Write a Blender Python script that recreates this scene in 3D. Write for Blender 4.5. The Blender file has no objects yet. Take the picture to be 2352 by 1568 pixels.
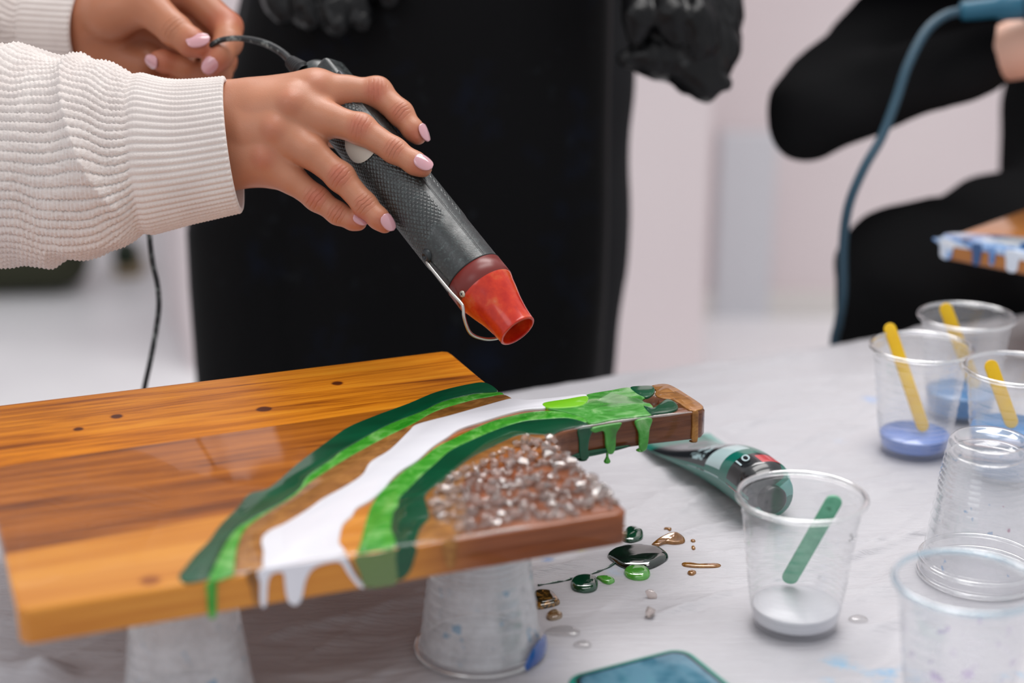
import bpy, bmesh, math, random
import numpy as np
from mathutils import Vector, Matrix

random.seed(7); rng = np.random.default_rng(7)
scn = bpy.context.scene
C = scn.collection

# ------------------------------------------------------------------ camera, light, exposure
CH, PITCH, FPX = 0.447, math.radians(18), 3800.0
cam_d = bpy.data.cameras.new('camera'); cam = bpy.data.objects.new('camera', cam_d); C.objects.link(cam)
cam.location = (0, 0, CH); cam.rotation_euler = (math.pi/2 - PITCH, 0, 0)
cam_d.sensor_width = 36; cam_d.lens = FPX/2352*36
cam_d.clip_start = 0.05
cam_d.dof.use_dof = True; cam_d.dof.focus_distance = 1.035; cam_d.dof.aperture_fstop = 3.2
scn.camera = cam
world = bpy.data.worlds.new('world'); scn.world = world; world.use_nodes = True
bg = world.node_tree.nodes['Background']; bg.inputs[0].default_value = (0.96, 0.97, 1.0, 1); bg.inputs[1].default_value = 0.66

def area(name, loc, target, size, power, col=(1, 1, 1), size_y=None):
    l = bpy.data.lights.new(name, 'AREA'); o = bpy.data.objects.new(name, l); C.objects.link(o)
    l.energy = power; l.color = col; l.size = size
    if size_y: l.shape = 'RECTANGLE'; l.size_y = size_y
    o.location = loc
    o.rotation_euler = (Vector(target) - Vector(loc)).to_track_quat('-Z', 'Y').to_euler()
    return o
area('overhead_light', (0.38, 1.30, 2.05), (0.30, 1.25, 0), 0.60, 21, (1.0, 0.975, 0.955), 1.5)
area('fill_light', (-1.6, -0.9, 2.0), (0, 1.05, 0.1), 1.4, 9, (0.95, 0.97, 1.0), 1.2)  # unseen soft fill added from the left, behind the camera
area('overhead_light', (0.2, 3.0, 2.6), (0.2, 3.3, -0.75), 1.6, 58, (1, 0.97, 0.955), 1.2)  # second overhead lamp, unseen, added to brighten the back wall and floor
vs = scn.view_settings
vs.view_transform = 'Standard'; vs.look = 'None'; vs.exposure = 0.0; vs.gamma = 1.0; vs.use_curve_mapping = False
scn.cycles.use_denoising = True
scn.cycles.max_bounces = 10; scn.cycles.transparent_max_bounces = 24; scn.cycles.transmission_bounces = 8
scn.cycles.caustics_reflective = False; scn.cycles.caustics_refractive = False

# ------------------------------------------------------------------ picture point -> place in the room
FW = np.array([0, math.cos(PITCH), -math.sin(PITCH)]); UP = np.array([0, math.sin(PITCH), math.cos(PITCH)]); RT = np.array([1., 0, 0])
EYE = np.array([0, 0, CH])
def ray(x, y): return FW + RT*(x-1176)/FPX - UP*(y-784)/FPX
def P(x, y, D): return EYE + ray(x, y)*D
def Z(x, y, z):
    d = ray(x, y); return EYE + d*((z-CH)/d[2])
def onplane(x, y, p0, n):
    d = ray(x, y); return EYE + d*(np.dot(np.asarray(p0)-EYE, n)/np.dot(d, n))
def nrm(v): v = np.asarray(v, float); return v/np.linalg.norm(v)

# ------------------------------------------------------------------ objects
def wm(o):
    m = Matrix.Identity(4)
    while o is not None:
        m = o.matrix_basis @ m; o = o.parent
    return m
def empty(name, loc, label, cat, rotz=0, group=None):
    o = bpy.data.objects.new(name, None); C.objects.link(o); o.empty_display_size = 0.02
    o.location = tuple(loc); o.rotation_euler = (0, 0, rotz)
    o['label'] = label; o['category'] = cat
    if group: o['group'] = group
    return o
def tag(o, label=None, cat=None, group=None, kind=None):
    for k, v in (('label', label), ('category', cat), ('group', group), ('kind', kind)):
        if v: o[k] = v
    return o
def obj(name, verts, faces, m, parent=None, smooth=True, loc=None, uv=None):
    """verts in world space; moved into the parent's space (or to an origin at loc)."""
    v = np.asarray(verts, float)
    if parent is not None:
        inv = np.array(wm(parent).inverted()); v = v@inv[:3, :3].T + inv[:3, 3]
    elif loc is not None: v = v - np.asarray(loc, float)
    me = bpy.data.meshes.new(name)
    me.from_pydata(v.tolist() if len(v) < 3000 else v, [], faces if isinstance(faces, list) else faces.tolist())
    if uv is not None:
        at = me.attributes.new('st', 'FLOAT_VECTOR', 'POINT'); a = np.zeros((len(v), 3), np.float32); a[:, :uv.shape[1]] = uv
        at.data.foreach_set('vector', a.ravel())
    if len(v) < 20000 and len(v) > 2:
        bm = bmesh.new(); bm.from_mesh(me); bmesh.ops.recalc_face_normals(bm, faces=bm.faces[:]); bm.to_mesh(me); bm.free()
    if smooth: me.polygons.foreach_set('use_smooth', np.ones(len(me.polygons), bool))
    me.materials.append(m); me.update()
    o = bpy.data.objects.new(name, me); C.objects.link(o)
    if parent is not None: o.parent = parent
    elif loc is not None: o.location = tuple(loc)
    return o
def autosmooth(o, ang=35):
    me = o.data; bm = bmesh.new(); bm.from_mesh(me); a = math.radians(ang)
    for e in bm.edges:
        e.smooth = not (len(e.link_faces) == 2 and e.calc_face_angle(0) > a)
    bm.to_mesh(me); bm.free(); return o
def grid_faces(nu, nv, cu=False, cv=False):
    i = np.arange(nu if cu else nu-1); j = np.arange(nv if cv else nv-1)
    I, J = np.meshgrid(i, j, indexing='ij'); I2 = (I+1) % nu; J2 = (J+1) % nv
    return np.stack([I*nv+J, I2*nv+J, I2*nv+J2, I*nv+J2], -1).reshape(-1, 4)
def catmull(pts, n=6, closed=False):
    p = np.asarray(pts, float); out = []; m = len(p)
    for i in range(m if closed else m-1):
        g = (lambda k: p[k % m]) if closed else (lambda k: p[min(max(k, 0), m-1)])
        a, b, c, d = g(i-1), g(i), g(i+1), g(i+2)
        for t in np.arange(n)/n:
            out.append(0.5*((2*b)+(-a+c)*t+(2*a-5*b+4*c-d)*t*t+(-a+3*b-3*c+d)*t**3))
    if not closed: out.append(p[-1])
    return np.array(out)
def tube_mesh(path, r, n=14, cap=True):
    path = np.asarray(path, float); m = len(path); r = np.broadcast_to(np.asarray(r, float), (m,))
    T = np.gradient(path, axis=0); T /= np.linalg.norm(T, axis=1)[:, None]
    nn = np.cross(T[0], [0.31, 0.2, 0.93]); nn /= np.linalg.norm(nn); V = []
    th = np.linspace(0, 2*np.pi, n, endpoint=False)
    for k in range(m):
        nn = nn - T[k]*np.dot(nn, T[k]); nn /= np.linalg.norm(nn); b = np.cross(T[k], nn)
        V.append(path[k] + r[k]*(np.cos(th)[:, None]*nn + np.sin(th)[:, None]*b))
    F = grid_faces(m, n, False, True).tolist()
    if cap: F.append(list(range(n))[::-1]); F.append([(m-1)*n+k for k in range(n)])
    return np.concatenate(V), F
def lathe(profile, n=64, o=(0, 0, 0), a=(0, 0, 1), e=None, closed=False):
    """profile (radius, height) turned about the axis a through o."""
    a = nrm(a); e = nrm(np.cross(a, [0.2, 0.9, 0.4])) if e is None else nrm(e - a*np.dot(e, a)); b = np.cross(a, e)
    th = np.linspace(0, 2*np.pi, n, endpoint=False); pr = np.asarray(profile, float)
    ring = np.cos(th)[:, None]*e + np.sin(th)[:, None]*b
    V = np.asarray(o) + pr[:, None, 0, None]*ring[None] + (pr[:, 1, None]*a)[:, None]
    return V.reshape(-1, 3), grid_faces(len(pr), n, closed, True).tolist()
def join(*parts):
    V, F, k = [], [], 0
    for v, f in parts:
        V.append(np.asarray(v)); F += [[i+k for i in q] for q in (f if isinstance(f, list) else f.tolist())]; k += len(v)
    return np.concatenate(V), F
def box(c, sx, sy, sz, rz=0, bev=0.0):
    """box with its own bevel; c = centre."""
    bm = bmesh.new(); bmesh.ops.create_cube(bm, size=1)
    for v in bm.verts: v.co = Vector((v.co.x*sx, v.co.y*sy, v.co.z*sz))
    if bev: bmesh.ops.bevel(bm, geom=bm.edges[:], offset=bev, segments=3, affect='EDGES', profile=0.5)
    R = Matrix.Rotation(rz, 3, 'Z'); bm.verts.index_update()
    V = np.array([tuple(R@v.co) for v in bm.verts]) + np.asarray(c)
    F = [[v.index for v in f.verts] for f in bm.faces]; bm.free(); return V, F
def prism(poly, n, th, rnd=0.0):
    """flat polygon (world points) thickened by th along n, its upper rim rounded by rnd."""
    p = np.asarray(poly, float); n = nrm(n); k = len(p)
    area2 = sum(np.dot(np.cross(p[i], p[(i+1) % k]), n) for i in range(k))
    if area2 < 0: p = p[::-1]
    e = np.roll(p, -1, 0) - p; e /= np.linalg.norm(e, axis=1)[:, None]+1e-12
    en = np.cross(n, e); vn = en + np.roll(en, 1, 0); vn /= np.linalg.norm(vn, axis=1)[:, None]+1e-9
    rings = [p]
    if rnd:
        for t in (0, 35, 65, 90):
            a = math.radians(t); rings.append(p + vn*rnd*(1-math.cos(a)) + n*(th-rnd+rnd*math.sin(a)))
    else: rings.append(p + n*th)
    V = np.concatenate(rings); m = len(rings)
    F = [[r*k+i, r*k+(i+1) % k, (r+1)*k+(i+1) % k, (r+1)*k+i] for r in range(m-1) for i in range(k)]
    F.append([(m-1)*k+i for i in range(k)]); F.append(list(range(k))[::-1])
    return V, F
def hashn(i, j, k):
    h = (i*374761393 + j*668265263 + k*2147483647 + 144665) & 0x7fffffff
    h = ((h ^ (h >> 13))*1274126177) & 0x7fffffff
    return ((h ^ (h >> 16)) & 0xffff)/65535.0
def vnoise(x, y, z=0.0):
    x, y, z = np.broadcast_arrays(np.asarray(x, float), y, z)
    i, j, k = [np.floor(a).astype(np.int64) for a in (x, y, z)]
    f = [a-b for a, b in zip((x, y, z), (i, j, k))]; f = [t*t*t*(t*(t*6-15)+10) for t in f]
    s = 0
    for a in (0, 1):
        for b in (0, 1):
            for c in (0, 1):
                w = (f[0] if a else 1-f[0])*(f[1] if b else 1-f[1])*(f[2] if c else 1-f[2])
                s = s + w*hashn(i+a, j+b, k+c)
    return s
def sstep(a, b, x): t = np.clip((x-a)/(b-a), 0, 1); return t*t*(3-2*t)

# ------------------------------------------------------------------ smooth bodies: distance field -> surface nets
def smin(a, b, k): h = np.maximum(k-np.abs(a-b), 0)/k; return np.minimum(a, b) - h*h*k*0.25
def cap(X, a, b, ra, rb):
    a = np.asarray(a, np.float32); ab = np.asarray(b, np.float32)-a
    d = X-a; t = np.clip((d@ab)/np.dot(ab, ab), 0, 1)
    return np.sqrt(((d-t[..., None]*ab)**2).sum(-1)) - (ra+(rb-ra)*t)
def ell(X, c, axes, rad):
    d = (X-np.asarray(c, np.float32))@np.asarray(axes, np.float32).T/np.asarray(rad, np.float32)
    k = np.sqrt((d*d).sum(-1)); return (k-1)*min(rad)
def nets(fn, lo, hi, h, smooth=2):
    lo = np.asarray(lo, float); n = np.ceil((np.asarray(hi)-lo)/h).astype(int)+1
    ax = [(lo[i]+h*np.arange(n[i])).astype(np.float32) for i in range(3)]
    V = np.concatenate([fn(np.stack(np.meshgrid(ax[0][s:s+24], ax[1], ax[2], indexing='ij'), -1)) for s in range(0, n[0], 24)], 0)
    S = V < 0; cs = [(i, j, k) for i in (0, 1) for j in (0, 1) for k in (0, 1)]
    sl = lambda A, c: A[c[0]:n[0]-1+c[0], c[1]:n[1]-1+c[1], c[2]:n[2]-1+c[2]]
    cnt = sum(sl(S, c).astype(np.int8) for c in cs); act = (cnt > 0) & (cnt < 8); idx = np.argwhere(act)
    num = np.full(act.shape, -1); num[act] = np.arange(len(idx))
    acc = np.zeros((len(idx), 3)); w = np.zeros(len(idx))
    for c in cs:
        for d in range(3):
            if c[d]: continue
            e = list(c); e[d] = 1
            va = sl(V, c)[act]; vb = sl(V, e)[act]; q = (va < 0) != (vb < 0)
            t = np.where(q, va/(va-vb+1e-20), 0); pt = np.tile(np.array(c, float), (len(idx), 1)); pt[:, d] += t
            acc[q] += pt[q]; w[q] += 1
    pos = lo + h*(idx + acc/w[:, None]); F = []
    for d in range(3):
        a, b = (d+1) % 3, (d+2) % 3
        s0 = [slice(None)]*3; s1 = [slice(None)]*3; s0[d] = slice(0, -1); s1[d] = slice(1, None)
        A = S[tuple(s0)]; B = S[tuple(s1)]; ch = np.argwhere(A != B)
        ch = ch[(ch[:, a] > 0) & (ch[:, b] > 0) & (ch[:, a] < n[a]-1) & (ch[:, b] < n[b]-1)]
        def at(da, db):
            q = ch.copy(); q[:, a] -= da; q[:, b] -= db; return num[q[:, 0], q[:, 1], q[:, 2]]
        f = np.stack([at(1, 1), at(0, 1), at(0, 0), at(1, 0)], 1)
        flip = ~A[ch[:, 0], ch[:, 1], ch[:, 2]]; f[flip] = f[flip][:, ::-1]; F.append(f)
    F = np.concatenate(F); F = F[(F >= 0).all(1)]
    E = np.concatenate([F[:, [0, 1]], F[:, [1, 2]], F[:, [2, 3]], F[:, [3, 0]]])
    for _ in range(smooth):
        s = np.zeros_like(pos); c = np.zeros(len(pos)); np.add.at(s, E[:, 0], pos[E[:, 1]]); np.add.at(c, E[:, 0], 1)
        np.add.at(s, E[:, 1], pos[E[:, 0]]); np.add.at(c, E[:, 1], 1)
        pos = 0.5*pos + 0.5*s/np.maximum(c, 1)[:, None]
    return pos, F
def bounds(pts, pad): p = np.array(pts); return p.min(0)-pad, p.max(0)+pad

# ------------------------------------------------------------------ materials
def S(r, g, b):
    f = lambda c: (c/255/12.92) if c <= 10.3 else ((c/255+0.055)/1.055)**2.4
    return (f(r), f(g), f(b), 1)
class Mat:
    def __init__(s, name, col=(0.8, 0.8, 0.8, 1), rough=0.5, **kw):
        s.m = bpy.data.materials.new(name); s.m.use_nodes = True; s.t = s.m.node_tree; s.p = s.t.nodes['Principled BSDF']
        s.out = s.t.nodes['Material Output']
        s.p.inputs['Base Color'].default_value = col; s.p.inputs['Roughness'].default_value = rough
        for k, v in kw.items(): s.p.inputs[k.replace('_', ' ')].default_value = v
    def n(s, typ, ins={}, **at):
        nd = s.t.nodes.new('ShaderNode'+typ)
        for k, v in at.items(): setattr(nd, k, v)
        for k, v in ins.items():
            if isinstance(v, bpy.types.NodeSocket): s.t.links.new(v, nd.inputs[k])
            else: nd.inputs[k].default_value = v
        return nd
    def link(s, a, b): s.t.links.new(a, b)
    def coord(s, scale=(1, 1, 1), rot=(0, 0, 0), loc=(0, 0, 0), kind='Object'):
        if kind == 'st': src = s.n('Attribute', attribute_name='st').outputs['Vector']
        else: src = s.n('TexCoord').outputs[kind]
        return s.n('Mapping', {'Vector': src, 'Scale': scale, 'Rotation': rot, 'Location': loc}).outputs[0]
    def noise(s, vec, scale=1, detail=4, rough=0.55, dist=0.0):
        return s.n('TexNoise', {'Vector': vec, 'Scale': scale, 'Detail': detail, 'Roughness': rough, 'Distortion': dist}).outputs['Fac']
    def ramp(s, fac, stops, interp='LINEAR'):
        r = s.n('ValToRGB', {'Fac': fac}); r.color_ramp.interpolation = interp; el = r.color_ramp.elements
        while len(el) < len(stops): el.new(0.5)
        for e, (p, c) in zip(el, stops): e.position = p; e.color = c if len(c) == 4 else (*c, 1)
        return r.outputs['Color']
    def mix(s, f, a, b, blend='MIX'):
        x = s.n('Mix', data_type='RGBA', blend_type=blend)
        for i, v in ((0, f), (6, a), (7, b)):
            if isinstance(v, bpy.types.NodeSocket): s.link(v, x.inputs[i])
            else: x.inputs[i].default_value = v
        return x.outputs[2]
    def math(s, op, a, b=0.0, c=None):
        x = s.n('Math', operation=op)
        for i, v in enumerate((a, b) if c is None else (a, b, c)):
            if isinstance(v, bpy.types.NodeSocket): s.link(v, x.inputs[i])
            else: x.inputs[i].default_value = v
        return x.outputs[0]
    def near(s, vec, pt, r0, r1):
        """1 within r0 of pt, 0 beyond r1"""
        d = s.n('VectorMath', {0: vec, 1: tuple(pt)}, operation='DISTANCE').outputs['Value']
        return s.n('MapRange', {'Value': d, 'From Min': r0, 'From Max': r1, 'To Min': 1.0, 'To Max': 0.0}, interpolation_type='SMOOTHSTEP').outputs[0]
    def col(s, c): s.link(c, s.p.inputs['Base Color']); return s
    def rough(s, c): s.link(c, s.p.inputs['Roughness']); return s
    def bump(s, h, dist=0.001, st=1.0):
        b = s.n('Bump', {'Height': h, 'Distance': dist, 'Strength': st}); s.link(b.outputs[0], s.p.inputs['Normal']); return s
BLACK, WHITE = (0, 0, 0, 1), (1, 1, 1, 1)
def simple(name, col, rough=0.4, **kw): return Mat(name, col, rough, **kw).m

# ================================================================== the room
ZF = -0.75
m_ = Mat('floor_paint', S(222, 221, 224), 0.35); v = m_.coord((1, 1, 1)); m_.col(m_.ramp(m_.noise(v, 3, 3), [(0.3, S(222, 221, 224)), (0.75, S(236, 235, 237))])); M_floor = m_.m
m_ = Mat('wall_paint', S(218, 206, 208), 0.75); v = m_.coord(); m_.col(m_.ramp(m_.noise(v, 1.3, 3), [(0.3, S(214, 202, 204)), (0.7, S(222, 211, 212))])); M_wall = m_.m
M_trim = simple('trim_paint', S(216, 212, 208), 0.5)
M_door = simple('door_paint', S(206, 207, 212), 0.45)
def struct(name, V, F, m, parent=None):
    o = obj(name, V, F, m, parent, smooth=False)
    if parent is None: o['kind'] = 'structure'
    return o
struct('floor', *box((0.2, 2.4, ZF-0.05), 7.4, 6.0, 0.1), M_floor)
yb = 3.9
struct('wall_back', *box((2.1, yb+0.1, ZF+1.4), 3.4, 0.2, 2.8), M_wall)
struct('wall_left', *box((-1.6, 5.25, ZF+1.4), 4.0, 0.2, 2.8), M_wall)
fa, fb = Z(438, 853, ZF), Z(371, 745, ZF)
xr = onplane(1622, 600, (0, 3.3, 0), (0, 1, 0))[0]
foot = [(fa[0], fa[1]), (xr, 3.3), (xr, yb), (fb[0], yb)]
pv = [(x, y, ZF) for x, y in foot] + [(x, y, ZF+2.8) for x, y in foot]
struct('wall_center', pv, [[0, 1, 5, 4], [1, 2, 6, 5], [2, 3, 7, 6], [3, 0, 4, 7], [4, 5, 6, 7], [3, 2, 1, 0]], M_wall)
da, db = onplane(1640, 600, (0, yb, 0), (0, 1, 0))[0], onplane(1768, 600, (0, yb, 0), (0, 1, 0))[0]
dtop = onplane(1700, 300, (0, yb, 0), (0, 1, 0))[2]; dbot = onplane(1700, 735, (0, yb, 0), (0, 1, 0))[2]
do = struct('door_1', *box(((da+db)/2, yb-0.012, (dtop+dbot)/2), db-da, 0.024, dtop-dbot, bev=0.004), M_door)
struct('baseboard_back', *box(((xr+3.6)/2, yb-0.008, ZF+0.03), 3.6-xr, 0.016, 0.06, bev=0.003), M_trim)

# ================================================================== table and plastic sheet
Q0, Q1 = Z(1400, 862, 0), Z(1990, 772, 0)
TU = nrm((Q1-Q0)*[1, 1, 0]); TV = np.array([-TU[1], TU[0], 0]); TROT = math.atan2(TU[1], TU[0])
def tb(u, v, z=0.0): return Q0 + TU*u + TV*v + np.array([0, 0, z])
M_ttop = simple('table_laminate', S(188, 184, 180), 0.5); M_tleg = simple('table_metal', S(120, 120, 122), 0.35, Metallic=1.0)
table = empty('folding_table', tb(-0.1, -0.42, ZF), 'long folding table covered by the white plastic sheet', 'table', TROT)
obj('tabletop', *box(tb(-0.1, -0.42, -0.0285), 1.9, 0.84, 0.035, TROT, 0.006), M_ttop, table, False)
for u in (-0.98, 0.78):
    for w in (-0.76, -0.08):
        obj('leg', *tube_mesh([tb(u, w, -0.046), tb(u, w, ZF)], 0.014, 12), M_tleg, table)

nu, nv = 720, 420
us = np.linspace(-1.07, 0.87, nu); vv = np.linspace(-0.86, 0.10, nv)
U, W = np.meshgrid(us, vv, indexing='ij')
def ridged(u, w, ang, su, sw, seed, p=2.0):
    c, s = math.cos(ang), math.sin(ang); a = u*c+w*s; b = -u*s+w*c
    return (1-np.abs(2*vnoise(a*su+seed*7.3, b*sw+seed*3.1, seed)-1))**p
Hh = 0.0028*ridged(U, W, 0.16, 2.0, 13, 11, 9) + 0.0024*ridged(U, W, -0.22, 2.6, 17, 12, 9) + 0.75*(0.0028*ridged(U, W, 0.05, 3.2, 26, 1, 3) + 0.0022*ridged(U, W, -0.35, 4.5, 34, 2, 3) + 0.0017*ridged(U, W, 0.45, 5, 40, 3, 4)
      + 0.0010*ridged(U, W, 0.1, 16, 90, 4, 3) + 0.0007*ridged(U, W, -0.6, 22, 95, 5, 3) + 0.0012*ridged(U, W, -0.15, 7, 60, 8, 6) + 0.0026*(vnoise(U*9, W*14, 6)-0.5))
Hh = Hh - 0.0064
# lies flat under the things that stand on it
def flat(px, py, r0=0.045, r1=0.075):
    c = Z(px, py, 0); u0 = np.dot(c-Q0, TU); v0 = np.dot(c-Q0, TV); return 1-sstep(r0, r1, np.hypot(U-u0, W-v0))
# hem falls over the far edge of the table
over = np.clip(W-0.0, 0, None); bendv = np.minimum(over, 0.01)
X = Q0[0] + TU[0]*U + TV[0]*(np.minimum(W, 0)+bendv*0.9); Y = Q0[1] + TU[1]*U + TV[1]*(np.minimum(W, 0)+bendv*0.9)
Zz = Hh - np.clip(over-0.006, 0, None)*1.15 + 0.004*0
fold = Z(120, 1535, 0); fu, fw = np.dot(fold-Q0, TU), np.dot(fold-Q0, TV)
aa = (U-fu)*math.cos(-0.38)+(W-fw)*math.sin(-0.38); bb = -(U-fu)*math.sin(-0.38)+(W-fw)*math.cos(-0.38)
Zz = Zz + 0.012*np.exp(-(aa/0.075)**2-(bb/0.011)**2)*(0.7+0.6*vnoise(aa*60, bb*90, 2))*(1-flat(425, 1560, 0.055, 0.085))
CUPS = dict(A=Z(1825, 1430, 0), B=Z(2098, 1032, 0), C=Z(2222, 722, 0.08), D=Z(2338, 842, 0.08), E=Z(2276, 1008, 0.0885), F=Z(2222, 1329, 0.08), G=Z(1104, 1487, 0), H=Z(425, 1440, 0.045))
BCx, FRx, FLx = Z(1022, 806, 0.0985), Z(1440, 1177, 0.0985), Z(40, 1405, 0.0985); BVx = nrm(np.cross([0, 0, 1.], FRx-FLx))
CUPS['I'] = BCx*0.55+(FLx+BCx-FRx)*0.45 - BVx*0.055
f1x = nrm(Z(2350, 583, 0.0985)-Z(2162, 547, 0.0985)); f2x = np.array([-f1x[1], f1x[0], 0]); CUPS['J'] = Z(2162, 547, 0.0985)+f1x*0.14+f2x*0.045*np.sign(np.dot(f2x, Z(2350, 518, 0.0985)-Z(2162, 547, 0.0985)))
for c in CUPS.values():
    k = 1-sstep(0.036, 0.060, np.hypot(U-np.dot((c-Q0)*[1, 1, 0], TU), W-np.dot((c-Q0)*[1, 1, 0], TV))); Zz = Zz*(1-k) + (-0.0004)*k
for (px0, py0), (px1, py1), wd, zz in (((1790, 1150), (1530, 965), 0.030, -0.0006), ((1440, 1545), (1560, 1640), 0.075, -0.0006)):
    a0, a1 = Z(px0, py0, 0), Z(px1, py1, 0); p0 = np.array([np.dot(a0-Q0, TU), np.dot(a0-Q0, TV)]); p1 = np.array([np.dot(a1-Q0, TU), np.dot(a1-Q0, TV)]); dd = p1-p0
    t = np.clip(((U-p0[0])*dd[0]+(W-p0[1])*dd[1])/np.dot(dd, dd), 0, 1); k = 1-sstep(wd*0.7, wd*1.3, np.hypot(U-p0[0]-t*dd[0], W-p0[1]-t*dd[1])); Zz = Zz*(1-k)+zz*k
for px0, py0, r0, r1 in ((1455, 1272, 0.020, 0.042), (1340, 1338, 0.014, 0.034), (1262, 1385, 0.014, 0.032), (1600, 1292, 0.012, 0.03)):
    a0 = Z(px0, py0, 0); k = 0.85*(1-sstep(r0, r1, np.hypot(U-np.dot(a0-Q0, TU), W-np.dot(a0-Q0, TV)))); Zz = Zz*(1-k)-0.0028*k
def hsheet(x, y):
    q = np.array([x, y, 0])-Q0; u = np.dot(q*[1, 1, 0], TU); w = np.dot(q*[1, 1, 0], TV)
    fi = (u-us[0])/(us[1]-us[0]); fj = (w-vv[0])/(vv[1]-vv[0]); i, j = int(fi), int(fj); a, b = fi-i, fj-j
    return (Zz[i, j]*(1-a)+Zz[i+1, j]*a)*(1-b)+(Zz[i, j+1]*(1-a)+Zz[i+1, j+1]*a)*b
m_ = Mat('plastic_film', S(190, 187, 195), 0.40, Specular_IOR_Level=0.35); v = m_.coord()
c = m_.ramp(m_.noise(v, 6, 4), [(0.35, S(196, 194, 199)), (0.7, S(206, 204, 209))])
sheet_loc = Q0*[1, 1, 0]
blue = m_.noise(v, 45, 5, 0.7)
for (px, py, r0, r1, cc, th) in [(1935, 1535, .004, .022, (150, 195, 225), .52), (2065, 1545, .003, .02, (120, 180, 220), .50), (1520, 1480, .002, .010, (170, 205, 230), .55),
        (1255, 1270, .002, .008, (110, 150, 205), .45), (1420, 1300, .002, .012, (190, 205, 225), .5), (1995, 910, .002, .012, (170, 190, 228), .42), (1935, 1000, .002, .01, (190, 205, 230), .45),
        (1700, 1215, .001, .004, (90, 190, 160), .3), (2330, 1545, .003, .014, (130, 190, 225), .5), (1330, 1245, .002, .009, (205, 214, 130), .5)]:
    k = m_.near(v, Z(px, py, 0)-sheet_loc, r0, r1)
    f = m_.math('MULTIPLY', k, m_.n('MapRange', {'Value': blue, 'From Min': th-0.03, 'From Max': th+0.10}).outputs[0])
    c = m_.mix(f, c, S(*cc))
m_.col(c); h = m_.noise(m_.coord((1, 3, 1), (0, 0, -TROT)), 60, 5, 0.6); h2 = m_.noise(m_.coord((1, 7, 1), (0, 0, -TROT-0.25)), 28, 6, 0.62); h3 = m_.noise(m_.coord((1, 8, 1), (0, 0, -TROT+0.5)), 22, 6, 0.62)
m_.bump(m_.math('ADD', m_.math('MULTIPLY', h, 0.5), m_.math('ADD', h2, h3)), 0.0018, 0.75)
sheet = obj('plastic_sheet', np.stack([X, Y, Zz], -1).reshape(-1, 3), grid_faces(nu, nv), m_.m, loc=sheet_loc)
tag(sheet, 'thin white plastic drop sheet wrinkled over the table', 'drop sheet')

# ================================================================== the board
ZT, ZB = 0.0985, 0.0805
def top(pts, dz=0.0): return np.array([Z(x, y, ZT+dz) for x, y in pts])
BC, FR, FL = Z(1022, 806, ZT), Z(1440, 1177, ZT), Z(40, 1405, ZT); BL = FL + BC - FR
BU = nrm((FR-FL)*[1, 1, 0]); BV = np.array([-BU[1], BU[0], 0]); BROT = math.atan2(BU[1], BU[0])
outline = np.concatenate([
    [FL + BU*0.004, FL*0.5+FR*0.5],
    top([(1418, 1181), (1434, 1177), (1437, 1168), (1424, 1155), (1350, 1088), (1292, 1034), (1276, 1016), (1273, 1004), (1282, 995), (1314, 986), (1353, 979), (1413, 969), (1500, 957), (1592, 947),
         (1612, 943), (1619, 937), (1614, 931), (1600, 921), (1556, 892), (1543, 884), (1528, 881), (1505, 882), (1400, 899), (1345, 908), (1254, 918), (1215, 921), (1190, 919), (1168, 912), (1144, 897), (1110, 871),
         (1070, 838), (1040, 813), (1030, 807), (1014, 806)]),
    [BC*0.5+BL*0.5, BL + BU*0.004, BL - BV*0.004, FL + BV*0.004]])
outline[:, 2] = ZT
def offs(p, d):
    e = np.roll(p, -1, 0)-p; e /= np.linalg.norm(e, axis=1)[:, None]; en = np.stack([-e[:, 1], e[:, 0], 0*e[:, 0]], 1)
    vn = en+np.roll(en, 1, 0); vn /= np.linalg.norm(vn, axis=1)[:, None]; return p+vn*d
k = len(outline); rr = 0.0020; rings = []
for t in (0, 30, 60, 90): a = math.radians(t); q = offs(outline, rr*(1-math.sin(a))); q[:, 2] = ZT-rr*(1-math.cos(a)); rings.append(q)
for t in (90, 45, 0): a = math.radians(t); q = offs(outline, rr*(1-math.sin(a))); q[:, 2] = ZB+rr*(1-math.cos(a)); rings.append(q)
bv = np.concatenate(rings); nr = len(rings)
bf = [[r*k+i, (r+1)*k+i, (r+1)*k+(i+1) % k, r*k+(i+1) % k] for r in range(nr-1) for i in range(k)] + [list(range(k)), [(nr-1)*k+i for i in range(k)][::-1]]
def wood(name, stops, gr=1.0, coat=1.0, rough=0.35, cr=0.05, endcol=None, knots=()):
    m = Mat(name, BLACK, rough, Specular_IOR_Level=0.12); v = m.coord((1, 1, 1))
    g1 = m.noise(m.coord((5, 95, 95)), 1.0*gr, 7, 0.66, 0.9)
    g2 = m.noise(m.coord((20, 760, 500)), 1.0*gr, 3, 0.6)
    g3 = m.noise(m.coord((1.3, 9, 9), loc=(3, 1, 0)), 1.0*gr, 3)
    f = m.math('ADD', m.math('ADD', m.math('MULTIPLY', g1, 0.62), m.math('MULTIPLY', g2, 0.22)), m.math('MULTIPLY', g3, 0.22))
    for pt, r in knots:
        f = m.math('SUBTRACT', f, m.math('MULTIPLY', m.near(v, pt, 0.0004, r), 0.42))
    c = m.ramp(f, stops)
    if endcol:
        x0, x1, stp = endcol
        sx = m.n('SeparateXYZ', {0: m.n('VectorMath', {0: v, 1: (0, 0, 0)}, operation='ADD').outputs[0]})
        c = m.mix(m.n('MapRange', {'Value': sx.outputs['X'], 'From Min': x0, 'From Max': x1}, interpolation_type='SMOOTHSTEP').outputs[0], c, m.ramp(f, stp))
    m.col(c); m.p.inputs['Coat Weight'].default_value = coat; m.p.inputs['Coat Roughness'].default_value = cr; m.p.inputs['Coat IOR'].default_value = 1.36
    m.bump(m.math('ADD', g1, g2), 0.0004, 0.25); return m.m
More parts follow.
